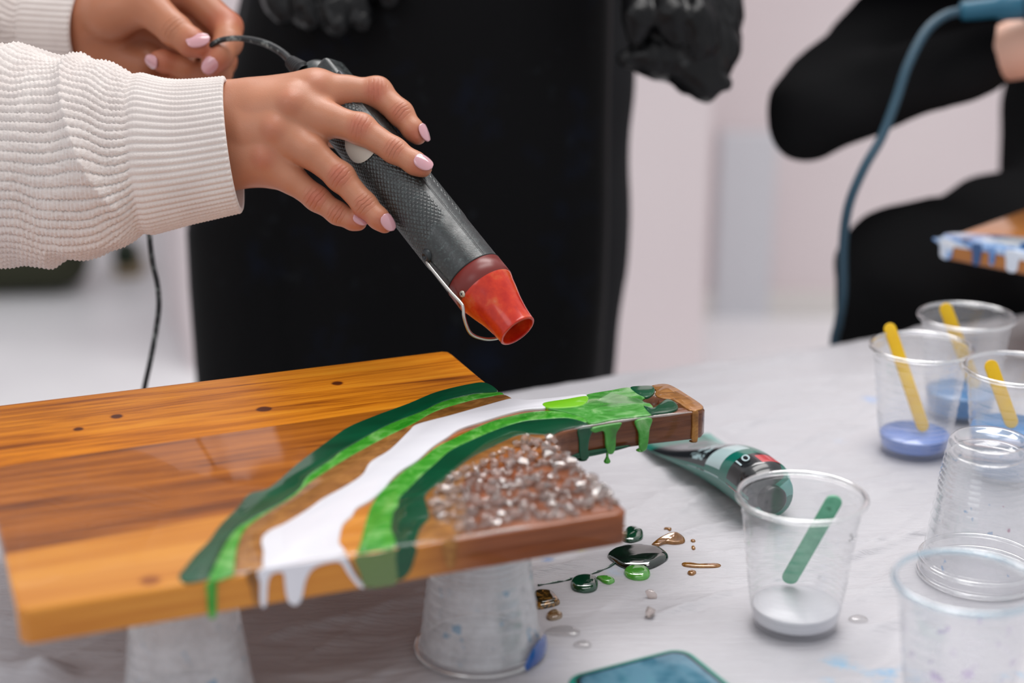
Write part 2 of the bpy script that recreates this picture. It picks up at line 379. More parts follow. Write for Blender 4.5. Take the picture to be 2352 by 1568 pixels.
borg = (FL+FR+BC+BL)/4; borg[2] = ZB
board = empty('serving_board', borg, 'wooden paddle serving board with green and white resin bands, on upturned cups', 'serving board', BROT)
Bi = np.array(wm(board).inverted())
def bl(x, y): p = Z(x, y, ZT); return tuple(Bi[:3, :3]@p+Bi[:3, 3])
W_back = wood('wood_orange', [(0.36, S(84, 36, 4)), (0.44, S(160, 84, 10)), (0.54, S(212, 126, 22)), (0.68, S(234, 156, 40))], coat=0.25, cr=0.25,
              knots=[(bl(606, 939), .006), (bl(268, 956), .005), (bl(775, 880), .005), (bl(180, 985), .004)])
W_mid = wood('wood_brown', [(0.36, S(56, 22, 4)), (0.45, S(112, 54, 8)), (0.54, S(160, 88, 18)), (0.68, S(196, 116, 30))], endcol=(bl(1120, 980)[0], bl(1280, 960)[0], [(0.36, S(40, 18, 8)), (0.47, S(84, 44, 22)), (0.64, S(124, 72, 40))]))
W_front = wood('wood_honey', [(0.32, S(150, 80, 16)), (0.46, S(198, 122, 36)), (0.62, S(220, 148, 56))], gr=0.7,
               endcol=(bl(850, 1260)[0], bl(1120, 1225)[0], [(0.34, S(60, 26, 10)), (0.46, S(112, 56, 24)), (0.62, S(156, 86, 44))]), knots=[(bl(345, 1333), .007)])
def cutline(a, b):
    pa, pb = Z(*a, ZT), Z(*b, ZT); d = nrm(pb-pa); return pa, np.array([-d[1], d[0], 0])
l1 = cutline((0, 1072), (1145, 901)); l2 = cutline((0, 1275), (1290, 1047))
HOLE = Z(1496, 923, ZT); HR = 0.0056
def stave(keep, m, hole=False):
    bm = bmesh.new(); vs_ = [bm.verts.new(p) for p in bv.tolist()]
    for f in bf: bm.faces.new([vs_[i] for i in f])
    bm.normal_update()
    for (p, n), side in keep:
        r = bmesh.ops.bisect_plane(bm, geom=bm.verts[:]+bm.edges[:]+bm.faces[:], plane_co=p, plane_no=n, clear_inner=side > 0, clear_outer=side < 0)
        es = [e for e in r['geom_cut'] if isinstance(e, bmesh.types.BMEdge)]
        bmesh.ops.holes_fill(bm, edges=es, sides=0)
    bmesh.ops.recalc_face_normals(bm, faces=bm.faces[:]); bm.verts.index_update()
    V = [tuple(v.co) for v in bm.verts]; F = [[v.index for v in f.verts] for f in bm.faces]; bm.free()
    o = obj('stave', V, F, m, board); autosmooth(o, 40)
    return o
st_back = stave([(l1, 1)], W_back); st_mid = stave([(l1, -1), (l2, 1)], W_mid); st_front = stave([(l2, -1)], W_front)
st_back['label'] = 'orange rear stave'; st_mid['label'] = 'dark brown middle stave with handle'; st_front['label'] = 'honey-coloured front stave'
cv, cf = lathe([(HR, ZB-0.03), (HR, ZT+0.03)], 40, (HOLE[0], HOLE[1], 0)); cf += [list(range(40))[::-1], list(range(40, 80))]
cutter = obj('cutter', cv, cf, W_mid)
def punch(o):
    md = o.modifiers.new('b', 'BOOLEAN'); md.operation = 'DIFFERENCE'; md.object = cutter; md.solver = 'EXACT'
    dg = bpy.context.evaluated_depsgraph_get(); me = bpy.data.meshes.new_from_object(o.evaluated_get(dg)); o.modifiers.clear(); o.data = me
punch(st_mid)

def resin(name, stops, sc=(14, 60, 60), coat=1.0, metal=0.0, rough=0.25, tr=0.0, cr=0.03):
    m = Mat(name, BLACK, rough, Metallic=metal, Coat_Weight=coat*0.8, Coat_Roughness=cr, Specular_IOR_Level=0.2, Coat_IOR=1.4)
    m.col(m.ramp(m.noise(m.coord(sc), 1.0, 5, 0.65, 1.2), stops))
    if tr: m.p.inputs['Transmission Weight'].default_value = tr; m.p.inputs['IOR'].default_value = 1.45
    return m.m
R_dark = resin('resin_dark_green', [(0.3, S(0, 62, 36)), (0.7, S(3, 84, 52))])
R_light = resin('resin_light_green', [(0.34, S(34, 132, 22)), (0.5, S(68, 158, 44)), (0.68, S(126, 186, 100))], (55, 75, 60))
R_marb = resin('resin_marbled_green', [(0.28, S(60, 120, 48)), (0.45, S(66, 150, 52)), (0.58, S(98, 168, 84)), (0.72, S(160, 196, 140))], (60, 110, 60))
R_lime = resin('resin_lime', [(0.3, S(110, 188, 20)), (0.7, S(134, 204, 44))])
R_white = resin('resin_white', [(0.3, S(226, 225, 232)), (0.7, S(231, 230, 236))], rough=0.35)
R_gold = resin('resin_gold', [(0.3, S(112, 70, 24)), (0.5, S(150, 98, 40)), (0.7, S(182, 128, 62))], (70, 160, 120), metal=0.35, rough=0.4)
R_clear = Mat('resin_clear_green', S(120, 160, 60), 0.08, Transmission_Weight=0.55, Coat_Weight=1.0).m
NZ = np.array([0, 0, 1.])
def band(name, pts, m, lab, th=0.0007, close=False, z=0.0, n=5):
    p = catmull(pts, n, True); w = top(p, z); V, F = prism(w, NZ, th, 0.0005)
    o = obj(name, V, F, m, board); autosmooth(o, 50)
    if lab: o['label'] = lab
    return o
A_out = [(1118, 881), (1080, 883), (1001, 902), (938, 928), (859, 957), (800, 982), (763, 1007), (686, 1064), (619, 1121), (572, 1136), (546, 1167), (505, 1208), (479, 1244), (448, 1275), (423, 1306), (411, 1322), (416, 1335), (432, 1340)]
AB = [(1143, 902), (1088, 907), (1017, 924), (970, 946), (899, 974), (847, 1001), (780, 1041), (762, 1056), (706, 1095), (686, 1126), (644, 1157), (562, 1203), (536, 1224), (515, 1255), (487, 1314), (480, 1330)]
BCc = [(1156, 908), (1120, 914), (1080, 922), (1001, 946), (950, 974), (879, 1009), (820, 1041), (773, 1069), (711, 1110), (675, 1141), (624, 1172), (567, 1213), (546, 1255), (539, 1300), (537, 1321)]
CD = [(1178, 919), (1160, 922), (1096, 940), (1033, 958), (994, 968), (954, 980), (938, 995), (895, 1037), (851, 1065), (832, 1094), (793, 1121), (742, 1149), (706, 1175), (655, 1206), (622, 1221), (604, 1236), (601, 1252), (605, 1269), (606, 1308)]
Wt = [(1190, 920), (1215, 922), (1254, 919), (1300, 914), (1342, 909), (1344, 918), (1300, 926), (1256, 933), (1250, 941), (1207, 944), (1160, 955), (1112, 970), (1057, 988), (1025, 1009), (994, 1029), (958, 1061), (926, 1081), (903, 1100), (879, 1128), (851, 1152), (820, 1170), (808, 1188), (788, 1208), (780, 1239), (780, 1252), (790, 1276)]
D_out = [(1262, 945), (1207, 950), (1136, 967), (1080, 990), (1041, 1009), (1001, 1029), (966, 1057), (930, 1081), (903, 1104), (871, 1136), (851, 1167), (838, 1207), (828, 1247), (822, 1271)]
DE = [(1345, 972), (1306, 962), (1254, 964), (1199, 970), (1136, 990), (1073, 1017), (1033, 1037), (1001, 1065), (970, 1092), (938, 1124), (918, 1144), (914, 1164), (903, 1179), (899, 1215), (906, 1235), (908, 1257)]
EF = [(1268, 1003), (1235, 999), (1191, 1001), (1152, 1017), (1120, 1033), (1088, 1049), (1065, 1065), (1037, 1088), (1017, 1108), (986, 1128), (976, 1144), (982, 1167), (985, 1191), (966, 1215), (955, 1248)]
band('resin_band', A_out + AB[::-1], R_dark, 'outer dark green band')
band('resin_band', AB + [(500, 1335), (520, 1327)] + BCc[::-1], R_light, 'outer light green band')
band('resin_band', BCc + [(560, 1315)] + CD[::-1], R_gold, 'gold-brown band', th=0.0007)
band('resin_band', CD + [(640, 1302), (720, 1289)] + Wt[::-1], R_white, 'wide white band', th=0.0014)
band('resin_band', D_out + [(860, 1266)] + DE[::-1] + [(1344, 960), (1310, 950)], R_light, 'inner light green band')
band('resin_band', DE + [(930, 1254)] + EF[::-1] + [(1274, 997), (1290, 990), (1318, 983), (1348, 979)], R_dark, 'inner dark green band')
band('resin_band', EF + [(1000, 1243), (1050, 1233), (1075, 1190), (1060, 1120), (1100, 1072), (1170, 1034), (1225, 1014)], R_gold, 'gold-brown patch beside the crystals', th=0.0006)
g = band('resin_patch', [(1250, 934), (1300, 927), (1345, 919), (1349, 909), (1400, 900), (1446, 893), (1470, 905), (1488, 925), (1500, 938), (1499, 952), (1490, 957), (1440, 963), (1400, 968), (1356, 976), (1340, 962), (1300, 950), (1262, 942)], R_marb, 'marbled green patch on the handle', th=0.0012); punch(g)
band('resin_patch', [(1248, 930), (1300, 921), (1346, 914), (1350, 924), (1335, 936), (1300, 941), (1258, 941)], R_lime, 'lime streak on the handle', th=0.0016)
g = band('resin_patch', [(1448, 893), (1470, 890), (1496, 890), (1504, 898), (1500, 908), (1486, 916), (1470, 912), (1456, 903)], R_dark, 'dark green blot above the hole', th=0.0014); punch(g)
g = band('resin_patch', [(1478, 936), (1500, 940), (1516, 930), (1530, 921), (1545, 924), (1556, 934), (1555, 943), (1535, 950), (1506, 953), (1494, 955)], R_dark, 'dark green blot below the hole', th=0.0014); punch(g)
g = band('resin_patch', [(1494, 891), (1500, 886), (1524, 883), (1545, 888), (1580, 909), (1612, 931), (1613, 940), (1594, 945), (1588, 944), (1580, 942), (1560, 928), (1540, 918), (1520, 916), (1505, 908), (1506, 897)], R_gold, 'gold patch at the handle end', th=0.0007); punch(g)
bpy.data.objects.remove(cutter)

def glassy(name, clear, milk, tint=(1, 1, 1, 1), blend=0.30, refr=0.5):
    m = bpy.data.materials.new(name); m.use_nodes = True; w = Mat.__new__(Mat); w.m = m; w.t = m.node_tree; w.t.nodes.remove(w.t.nodes['Principled BSDF'])
    tr = w.n('BsdfTransparent', {'Color': (0.99, 0.98, 0.975, 1)}); rf = w.n('BsdfRefraction', {'Color': tint, 'Roughness': 0.02, 'IOR': 1.30}); tl = w.n('BsdfTranslucent', {'Color': tint}); df = w.n('BsdfDiffuse', {'Color': tint}); gl = w.n('BsdfGlossy', {'Roughness': 0.06})
    a = w.n('MixShader', {0: refr, 1: tr.outputs[0], 2: rf.outputs[0]}); b = w.n('MixShader', {0: 0.5, 1: tl.outputs[0], 2: df.outputs[0]})
    c = w.n('MixShader', {0: milk, 1: a.outputs[0], 2: b.outputs[0]}); lw = w.n('LayerWeight', {'Blend': blend})
    d = w.n('MixShader', {0: w.math('MULTIPLY_ADD', lw.outputs['Facing'], 0.40, 0.06), 1: c.outputs[0], 2: gl.outputs[0]}); w.link(d.outputs[0], w.t.nodes['Material Output'].inputs['Surface']); return m
# resin that ran down the front edge and under the handle
pf = FL - BV*0.0001
def edge(name, pts, m, lab, p0, nn, th=0.0010, n=5, sm=True):
    p = catmull(pts, n, True) if sm else pts
    w = np.array([onplane(x, y, p0, nn) for x, y in p]); V, F = prism(w, nn, th, min(0.0006, th*0.6)); o = obj(name, V, F, m, board); autosmooth(o, 50)
    if lab: o['label'] = lab
    return o
nf = -BV
edge('drip', [(598, 1306), (700, 1290), (790, 1276), (797, 1281), (812, 1310), (835, 1345), (822, 1345), (800, 1318), (782, 1291), (760, 1289), (730, 1297), (712, 1310), (700, 1335), (692, 1372), (680, 1387), (664, 1383), (656, 1360), (651, 1318), (640, 1312), (622, 1318), (614, 1340), (611, 1384), (602, 1393), (597, 1380), (597, 1340)], R_white, 'white drips on the front edge', pf, nf, 0.0014)
edge('drip', [(474, 1338), (496, 1333), (497, 1370), (496, 1410), (487, 1420), (478, 1412), (475, 1370)], R_light, 'light green drip on the front edge', pf, nf, 0.0012)
edge('drip', [(815, 1278), (860, 1270), (912, 1261), (913, 1300), (911, 1336), (880, 1346), (840, 1347), (826, 1318)], R_clear, 'translucent lime film on the front edge', pf, nf, 0.0006)
edge('drip', [(911, 1262), (955, 1253), (950, 1288), (938, 1316), (918, 1332), (912, 1320)], R_dark, 'dark green run on the front edge', pf, nf, 0.0008)
edge('drip', [(566, 1316), (596, 1310), (592, 1350), (594, 1386), (584, 1384), (576, 1350)], R_gold, 'gold run on the front edge', pf, nf, 0.0007)
edge('drip', [(1016, 1246), (1048, 1240), (1046, 1270), (1042, 1300), (1028, 1302), (1020, 1280)], R_gold, None, pf, nf, 0.0006)
hp, hq = Z(1353, 979, ZT), Z(1592, 947, ZT); hd = nrm(hq-hp); hn = np.array([hd[1], -hd[0], 0.]); hp = hp + hn*0.0002
edge('drip', [(1326, 986), (1354, 980), (1361, 985), (1353, 1005), (1350, 1030), (1352, 1046), (1346, 1054), (1334, 1054), (1329, 1040), (1328, 1010)], R_dark, 'dark green run on the handle side', hp, hn, 0.0014)
edge('drip', [(1356, 982), (1420, 970), (1424, 976), (1414, 995), (1412, 1026), (1406, 1040), (1396, 1040), (1390, 1026), (1388, 998), (1382, 988), (1364, 992)], R_marb, 'pale green run on the handle side', hp, hn, 0.0016)
edge('drip', [(1458, 966), (1495, 959), (1490, 985), (1487, 1015), (1482, 1031), (1474, 1034), (1467, 1026), (1466, 995)], R_marb, None, hp, hn, 0.0016)
edge('drip', [(1590, 947), (1603, 944), (1603, 975), (1602, 1008), (1596, 1014), (1588, 1010), (1589, 980)], R_gold, 'gold run at the handle end', hp, hn, 0.0009)
edge('drip', [(1302, 1049), (1330, 1038), (1380, 1030), (1440, 1022), (1442, 1026), (1390, 1040), (1340, 1050), (1306, 1053)], R_dark, None, hp, hn, 0.0010)
def drop(px, py, z0, ln, r, m, lab=None):
    p = onplane(px, py, hp, hn) - hn*0.002; pr = [(0.0004, 0), (r*0.42, -0.001), (r*0.36, -ln*0.45), (r*0.7, -ln*0.68), (r, -ln*0.84), (r*0.8, -ln*0.95), (r*0.3, -ln), (0.0001, -ln*1.005)]
    pr = np.array(pr); pr = catmull(pr, 4); o = obj('drip', *lathe(pr, 16, p), m, board)
    if lab: o['label'] = lab
drop(1398, 1036, 0, 0.0085, 0.0021, R_light, 'hanging green drop under the handle')
drop(1474, 1024, 0, 0.0040, 0.0026, R_light); drop(1340, 1046, 0, 0.0036, 0.0032, R_dark); drop(1596, 1008, 0, 0.0024, 0.0026, R_gold)

# pale milky resin tubes along the front rims, added as their white highlight
M_rimhl = glassy('rim_highlight', 1, 0.30, (1, 0.97, 0.93, 1), 0.35, 0.2)
def rim_tube(pts, r, dz, push):
    p = np.array([Z(x, y, ZT) for x, y in pts])+push+[0, 0, dz]; q = catmull(p, 10); k = len(q); rr__ = r*(0.75+0.35*np.sin(np.linspace(0, 9, k))**2)*np.clip(np.minimum(np.arange(k), np.arange(k)[::-1])/6, 0.15, 1)
    V, F = tube_mesh(q, rr__, 10); obj('rim_highlight', V, F, M_rimhl, board)
rim_tube([(440, 1338), (600, 1309), (820, 1271), (1000, 1243), (1120, 1225), (1250, 1205)], 0.0012, -0.0005, BV*0.0008)
rim_tube([(1320, 985), (1353, 979), (1413, 969), (1500, 957), (1588, 947)], 0.0008, -0.0002, BV*0.0008)
# clear crystals set in resin on the front corner
M_cry = glassy('crystal', 1, 0.18, (1, 0.90, 0.86, 1), blend=0.22, refr=0.6)
def crystal_mesh(seed):
    r = np.random.default_rng(seed); bm = bmesh.new(); sc = r.uniform(0.7, 1.2, 3)
    for _ in range(15): bm.verts.new(nrm(r.normal(size=3))*r.uniform(0.8, 1.0)*sc)
    h = bmesh.ops.convex_hull(bm, input=bm.verts[:]); bmesh.ops.delete(bm, geom=list({g for g in h['geom_unused']+h['geom_interior'] if isinstance(g, bmesh.types.BMVert) and g.is_valid}), context='VERTS')
    bmesh.ops.dissolve_limit(bm, angle_limit=math.radians(16), verts=bm.verts[:], edges=bm.edges[:])
    bmesh.ops.bevel(bm, geom=bm.edges[:], offset=0.07, segments=1, affect='EDGES', clamp_overlap=True)
    me = bpy.data.meshes.new('crystal'); bm.to_mesh(me); bm.free(); me.materials.append(M_cry); return me
CRY = [crystal_mesh(i) for i in range(10)]
creg = top([(1196, 1016), (1240, 1006), (1264, 1012), (1284, 1036), (1345, 1090), (1426, 1163), (1418, 1172), (1290, 1192), (1150, 1206), (1062, 1224), (1004, 1200), (990, 1160), (1010, 1118), (1066, 1076), (1130, 1044)])[:, :2]
def inside(p, poly):
    c = False; j = len(poly)-1
    for i in range(len(poly)):
        if (poly[i][1] > p[1]) != (poly[j][1] > p[1]) and p[0] < (poly[j][0]-poly[i][0])*(p[1]-poly[i][1])/(poly[j][1]-poly[i][1])+poly[i][0]: c = not c
        j = i
    return c
lo_, hi_ = creg.min(0), creg.max(0); put = []; tries = 0
while len(put) < 235 and tries < 9000:
    tries += 1; p = lo_+(hi_-lo_)*rng.random(2)
    if not inside(p, creg): continue
    r = rng.choice([0.0022, 0.003, 0.004, 0.0048])*rng.uniform(0.85, 1.1); lay = 0.0 if len(put) < 190 else 0.0018
    if any((p[0]-q[0])**2+(p[1]-q[1])**2 < (0.62*(r+q[2]))**2 and q[3] == lay for q in put): continue
    put.append((p[0], p[1], r, lay))
BiM = wm(board).inverted()
for i, (x, y, r, lay) in enumerate(put):
    o = bpy.data.objects.new('crystal', CRY[i % 10]); C.objects.link(o); o.parent = board
    o.location = BiM@Vector((x, y, ZT+r*0.30+lay)); o.rotation_euler = (rng.uniform(-.5, .5), rng.uniform(-.5, .5), rng.uniform(0, 6.28)); o.scale = (r*1.15, r, r*0.66)

# ================================================================== plastic cups
def plastic(name, haze, tint=(0.95, 0.96, 0.98, 1), stains=(), seed=0, gloss=0.10, bumpy=True):
    m = bpy.data.materials.new(name); m.use_nodes = True; w = Mat.__new__(Mat); w.m = m; w.t = m.node_tree; t = m.node_tree
    t.nodes.remove(t.nodes['Principled BSDF']); out = t.nodes['Material Output']
    tr = w.n('BsdfTransparent', {'Color': (0.985, 0.988, 0.992, 1)}); gl = w.n('BsdfGlossy', {'Color': (1, 1, 1, 1), 'Roughness': 0.10})
    v = w.coord(); nz = w.noise(v, 55, 5, 0.65); nz2 = w.noise(w.coord(loc=(seed, 2, 1)), 130, 4, 0.6)
    body = w.n('BsdfTranslucent'); dif = w.n('BsdfDiffuse'); colr = tint; fs = None
    for cc, lo, z0, z1, px in stains:
        n_ = w.noise(w.coord(loc=(px, px*2, seed)), 95 if lo > 0.6 else 60, 4, 0.6)
        f = w.n('MapRange', {'Value': n_, 'From Min': lo, 'From Max': lo+0.035}).outputs[0]
        sz = w.n('SeparateXYZ', {0: v}).outputs['Z']
        f = w.math('MULTIPLY', f, w.math('MULTIPLY', w.n('MapRange', {'Value': sz, 'From Min': z0-0.004, 'From Max': z0+0.004}).outputs[0], w.n('MapRange', {'Value': sz, 'From Min': z1-0.006, 'From Max': z1+0.006, 'To Min': 1, 'To Max': 0}).outputs[0]))
        colr = w.mix(f, colr, cc); fs = f if fs is None else w.math('MAXIMUM', fs, f)
    for s_ in (body, dif):
        if isinstance(colr, bpy.types.NodeSocket): w.link(colr, s_.inputs['Color'])
        else: s_.inputs['Color'].default_value = colr
    hz = w.n('MixShader', {0: 0.5, 1: body.outputs[0], 2: dif.outputs[0]})
    amt = w.math('MULTIPLY', nz, haze*2.0)
    if fs is not None: amt = w.math('MAXIMUM', amt, w.math('MULTIPLY', fs, 0.8))
    a = w.n('MixShader', {0: amt, 1: tr.outputs[0], 2: hz.outputs[0]})
    lw = w.n('LayerWeight', {'Blend': 0.22}); ff = w.math('MULTIPLY_ADD', lw.outputs['Facing'], 0.55, gloss*0.55)
    b = w.n('MixShader', {0: ff, 1: a.outputs[0], 2: gl.outputs[0]}); w.link(b.outputs[0], out.inputs['Surface'])
    return m
RIM, BASE, HC = 0.0368, 0.0238, 0.080
def cup_profile(h=HC, ribs=True):
    pr = [(0.0002, 0.0034), (0.0125, 0.0034), (0.0150, 0.0026), (0.0185, 0.0026), (0.0200, 0.0006), (BASE-0.0012, 0.0000), (BASE, 0.0014)]
    for z in np.arange(0.003, h-0.004, 0.0007):
        t = z/h; r = BASE+(RIM-0.0026-BASE)*(t**0.93)
        if ribs and 0.10 < t < 0.40: r += 0.00050*math.sin(z*2*math.pi/0.0035)
        elif ribs and 0.40 <= t < 0.74: r += 0.00035*max(0, math.sin(z*2*math.pi/0.0062))**6
        elif ribs and t > 0.80: r += 0.0004*max(0, math.sin(z*2*math.pi/0.0052))**6
        pr.append((r, z))
    pr += [(RIM-0.0020, h-0.0040)]
    return pr
def flip(pr, h): return [(r, h-z) for r, z in pr]
M_cup_clear = plastic('cup_plastic_clear', 0.055, stains=[((0.01, 0.012, 0.012, 1), 0.665, 0.030, 0.078, 3.1)])
M_cup_frost = plastic('cup_plastic_frosted', 0.64, (0.95, 0.97, 1.0, 1), [((0.10, 0.42, 0.75, 1), 0.70, 0.0, 0.08, 5.3), ((0.35, 0.58, 0.78, 1), 0.63, 0.0, 0.05, 9.7)])
M_cup_haze = plastic('cup_plastic_hazy', 0.16, (0.90, 0.91, 0.95, 1))
M_cup_stain = plastic('cup_plastic_stained', 0.10, (0.92, 0.93, 0.95, 1), [((0.02, 0.30, 0.68, 1), 0.665, 0.0, 0.074, 2.2), ((0.80, 0.55, 0.12, 1), 0.70, 0.03, 0.06, 7.7), ((0.55, 0.22, 0.34, 1), 0.70, 0.006, 0.04, 4.4)])
M_cup_mauve = plastic('cup_plastic_mauve', 0.24, (0.92, 0.91, 0.96, 1), [((0.62, 0.50, 0.76, 1), 0.62, 0.0, 0.06, 1.2), ((0.30, 0.55, 0.80, 1), 0.68, 0.0, 0.07, 6.2)])
M_rim = plastic('cup_rim_clear', 0.10, gloss=0.5)
M_rim_blue = plastic('cup_rim_blue', 0.40, (0.50, 0.76, 0.92, 1), gloss=0.4)
def cup(px, py, mat_, rim_m, label, upside=False, scale=1.0, rot=0.0, z0=0.0, nested=0, group=None, at=None):
    c = Z(px, py, 0.0) if at is None else np.array(at); c[2] = z0
    e = empty('plastic_cup', c, label, 'cup', rot, group); pr = cup_profile(); h = HC
    if upside: pr = flip(pr, h)
    pr = [(r*scale, z*scale) for r, z in pr]
    obj('cup_wall', *lathe(pr, 96, c), mat_, e)
    zr = (0.0016 if upside else h-0.0016)*scale; th = np.linspace(0, 2*np.pi, 13)[:-1]
    ring = [((RIM-0.0012+0.0016*math.cos(a))*scale, zr+0.0016*math.sin(a)*scale) for a in th]
    o = obj('rim', *lathe(ring, 96, c, closed=True), rim_m, e)
    return e, c
def fill(e, c, z1, m, lab=None, z0=0.0042):
    f = lambda z: BASE+(RIM-0.0026-BASE)*((z/HC)**0.93)-0.0009
    pr = [(0.0002, z0)]+[(f(z), z) for z in np.linspace(z0, z1-0.0006, 6)]+[(f(z1)-0.0008, z1), (0.0002, z1-0.0004)]
    o = obj('resin_residue', *lathe(pr, 64, c), m, e)
    if lab: o['label'] = lab
    return o
def stick(p, q, w, th, facing, m, label, group=None):
    """flat stir stick with round ends from p (lower) to q (upper)."""
    p, q = np.asarray(p), np.asarray(q); a = nrm(q-p); n = nrm(facing-a*np.dot(facing, a)); b = np.cross(n, a)
    ta = np.linspace(-np.pi/2, np.pi/2, 9); pts = [q - a*w/2 + a*(w/2)*math.cos(t) + b*(w/2)*math.sin(t) for t in ta] + [p + a*w/2 - a*(w/2)*math.cos(t) - b*(w/2)*math.sin(t) for t in ta]
    V, F = prism(np.array(pts)-n*th/2, n, th, th*0.3); o = obj('stir_stick', V, F, m, None, loc=p); autosmooth(o, 40)
    return tag(o, label, 'stir stick', group)
M_white_res = Mat('residue_milky', S(222, 222, 228), 0.3).m
M_blue_res = Mat('residue_periwinkle', S(112, 146, 222), 0.2, Coat_Weight=0.6).m
M_cyan_res = Mat('residue_blue', S(20, 128, 196), 0.2, Coat_Weight=0.6).m
m_ = Mat('stick_green', BLACK, 0.5); m_.col(m_.ramp(m_.noise(m_.coord(), 120, 4), [(0.35, S(88, 164, 128)), (0.62, S(114, 186, 150)), (0.78, S(50, 110, 78))])); M_stk_g = m_.m
m_ = Mat('stick_yellow', BLACK, 0.5); m_.col(m_.ramp(m_.noise(m_.coord(), 60, 3), [(0.3, S(232, 180, 6)), (0.7, S(250, 204, 20))])); M_stk_y = m_.m

cA, pA = cup(1825, 1430, M_cup_clear, M_rim, 'clear ribbed plastic cup with milky residue and a green stir stick'); fill(cA, pA, 0.0125, M_white_res, 'milky white residue')
stick(Z(1808, 1338, 0.0145), Z(1922, 1140, 0.0795), 0.0094, 0.0017, -FW, M_stk_g, 'green stir stick standing in the clear cup with milky residue')
cB, pB = cup(2098, 1032, M_cup_haze, M_rim, 'clear cup with pale periwinkle resin and a yellow stick, left of the rear cups'); fill(cB, pB, 0.0135, M_blue_res, 'periwinkle blue residue')
stick(pB+[0.006, -0.004, 0.0155], Z(2040, 742, 0.086), 0.0090, 0.0017, -FW, M_stk_y, 'yellow stir stick in the cup with periwinkle resin')
pc = Z(2222, 722, 0.08); cC, pC = cup(0, 0, M_cup_haze, M_rim, 'rearmost clear cup with deep blue resin and a yellow stick', at=[pc[0], pc[1], 0]); fill(cC, pC, 0.020, M_cyan_res, 'blue residue')
stick(pC+[0.010, -0.006, 0.0230], Z(2168, 697, 0.088), 0.0098, 0.0017, -FW, M_stk_y, 'yellow stir stick in the rearmost cup')
pd = Z(2338, 842, 0.08); cD, pD = cup(0, 0, M_cup_haze, M_rim, 'clear cup with blue resin behind the upturned cup stack at right', at=[pd[0], pd[1], 0]); fill(cD, pD, 0.036, M_cyan_res, 'blue residue')
stick(pD+[-0.002, -0.010, 0.0390], Z(2272, 827, 0.0835), 0.0095, 0.0017, -FW, M_stk_y, 'yellow stir stick in the cup behind the upturned stack')
pe = Z(2276, 1008, 0.0885); lab_e = ['lower clear cup of the upturned stack, its rim on the sheet, spotted with blue', 'upper clear cup of the upturned stack, spotted with blue and ochre']
cE, pE = cup(0, 0, M_cup_haze, M_rim, lab_e[0], True, at=[pe[0], pe[1], 0], group='upturned cup stack')
cE2, pE2 = cup(0, 0, M_cup_stain, M_rim, lab_e[1], True, at=[pe[0], pe[1], 0], z0=0.0085, group='upturned cup stack')
pf_ = Z(2222, 1329, 0.08); cF, pF = cup(0, 0, M_cup_mauve, M_rim_blue, 'hazy cup with a pale blue rim in the near right corner', at=[pf_[0], pf_[1], 0])
sup = 'upturned cups holding up the board'
cG, pG = cup(1104, 1487, M_cup_frost, M_rim, 'frosted upturned cup under the front edge of the board, blue paint on its rim', True, group=sup)
ps2 = Z(425, 1440, 0.045); cH, pH = cup(0, 0, M_cup_frost, M_rim, 'frosted upturned cup under the left end of the board', True, at=[ps2[0], ps2[1], 0], group=sup, rot=1.0)
ps3 = BC*0.55+BL*0.45 - BV*0.055; cI, pI = cup(0, 0, M_cup_frost, M_rim, 'frosted upturned cup hidden under the rear edge of the board', True, at=[ps3[0], ps3[1], 0], group=sup, rot=2.0)
# blue paint pooled at the rim of the middle support cup
ang = np.radians(np.linspace(-48, 6, 16)); rimv = []
for z, rr_ in ((0.0012, 0.0372), (0.0050, 0.0376), (0.0090, 0.0372), (0.0130, 0.0360)):
    rimv += [(pG[0]+rr_*math.cos(a), pG[1]+rr_*math.sin(a), z*(1-0.75*(abs(t)/1.0)**3)) for a, t in zip(ang, np.linspace(-1, 1, 16))]
o = obj('paint_run', rimv, grid_faces(4, 16), Mat('paint_blue', S(0, 78, 160), 0.12, Coat_Weight=1.0).m, cG); o['label'] = 'blue paint run on the rim'

# ================================================================== spilt resin and loose crystals on the sheet
def blob(pts, h, m, name, label, cat, n=5, sub=None):
    p = catmull(pts, n, True); w = np.array([Z(x, y, -0.0012) for x, y in p]); c = w.mean(0); V = []; prof = [(0.985, -0.02), (1.0, 0.08), (0.985, 0.34), (0.94, 0.60), (0.86, 0.80), (0.70, 0.95), (0.40, 1.0), (0.1, 1.01)]
    for s, z in prof:
        q = c+(w-c)*s; q[:, 2] = [hsheet(a[0], a[1]) for a in q]; q[:, 2] = q[:, 2] + h*z - 0.0002; V.append(q)
    k = len(w); F = grid_faces(len(prof), k, False, True).tolist(); F.append([(len(prof)-1)*k+i for i in range(k)]); F.append(list(range(k))[::-1])
    o = obj(name, np.concatenate(V), F, m, None, loc=c*[1, 1, 0]); return tag(o, label, cat)
def wet(name, stops, sc=60): return Mat(name, BLACK, 0.06, Coat_Weight=1.0).col and None
def wetm(name, stops, sc=90, tr=0.0, metal=0.0):
    m = Mat(name, BLACK, 0.08, Coat_Weight=1.0, Coat_Roughness=0.02, Transmission_Weight=tr, Metallic=metal)
    m.col(m.ramp(m.noise(m.coord(), sc, 5, 0.6, 1.0), stops)); return m.m
P_dark = wetm('puddle_dark_green', [(0.3, S(2, 46, 28)), (0.75, S(8, 78, 48))]); P_black = wetm('puddle_black_green', [(0.35, S(10, 22, 16)), (0.7, S(14, 44, 28))])
P_light = wetm('puddle_light_green', [(0.3, S(64, 156, 40)), (0.7, S(104, 188, 72))]); P_gold = wetm('puddle_gold', [(0.35, S(112, 66, 16)), (0.7, S(168, 116, 50))], metal=0.2)
P_mix = wetm('puddle_gold_green', [(0.40, S(24, 34, 14)), (0.50, S(92, 62, 18)), (0.60, S(176, 128, 56))], 260, metal=0.3)
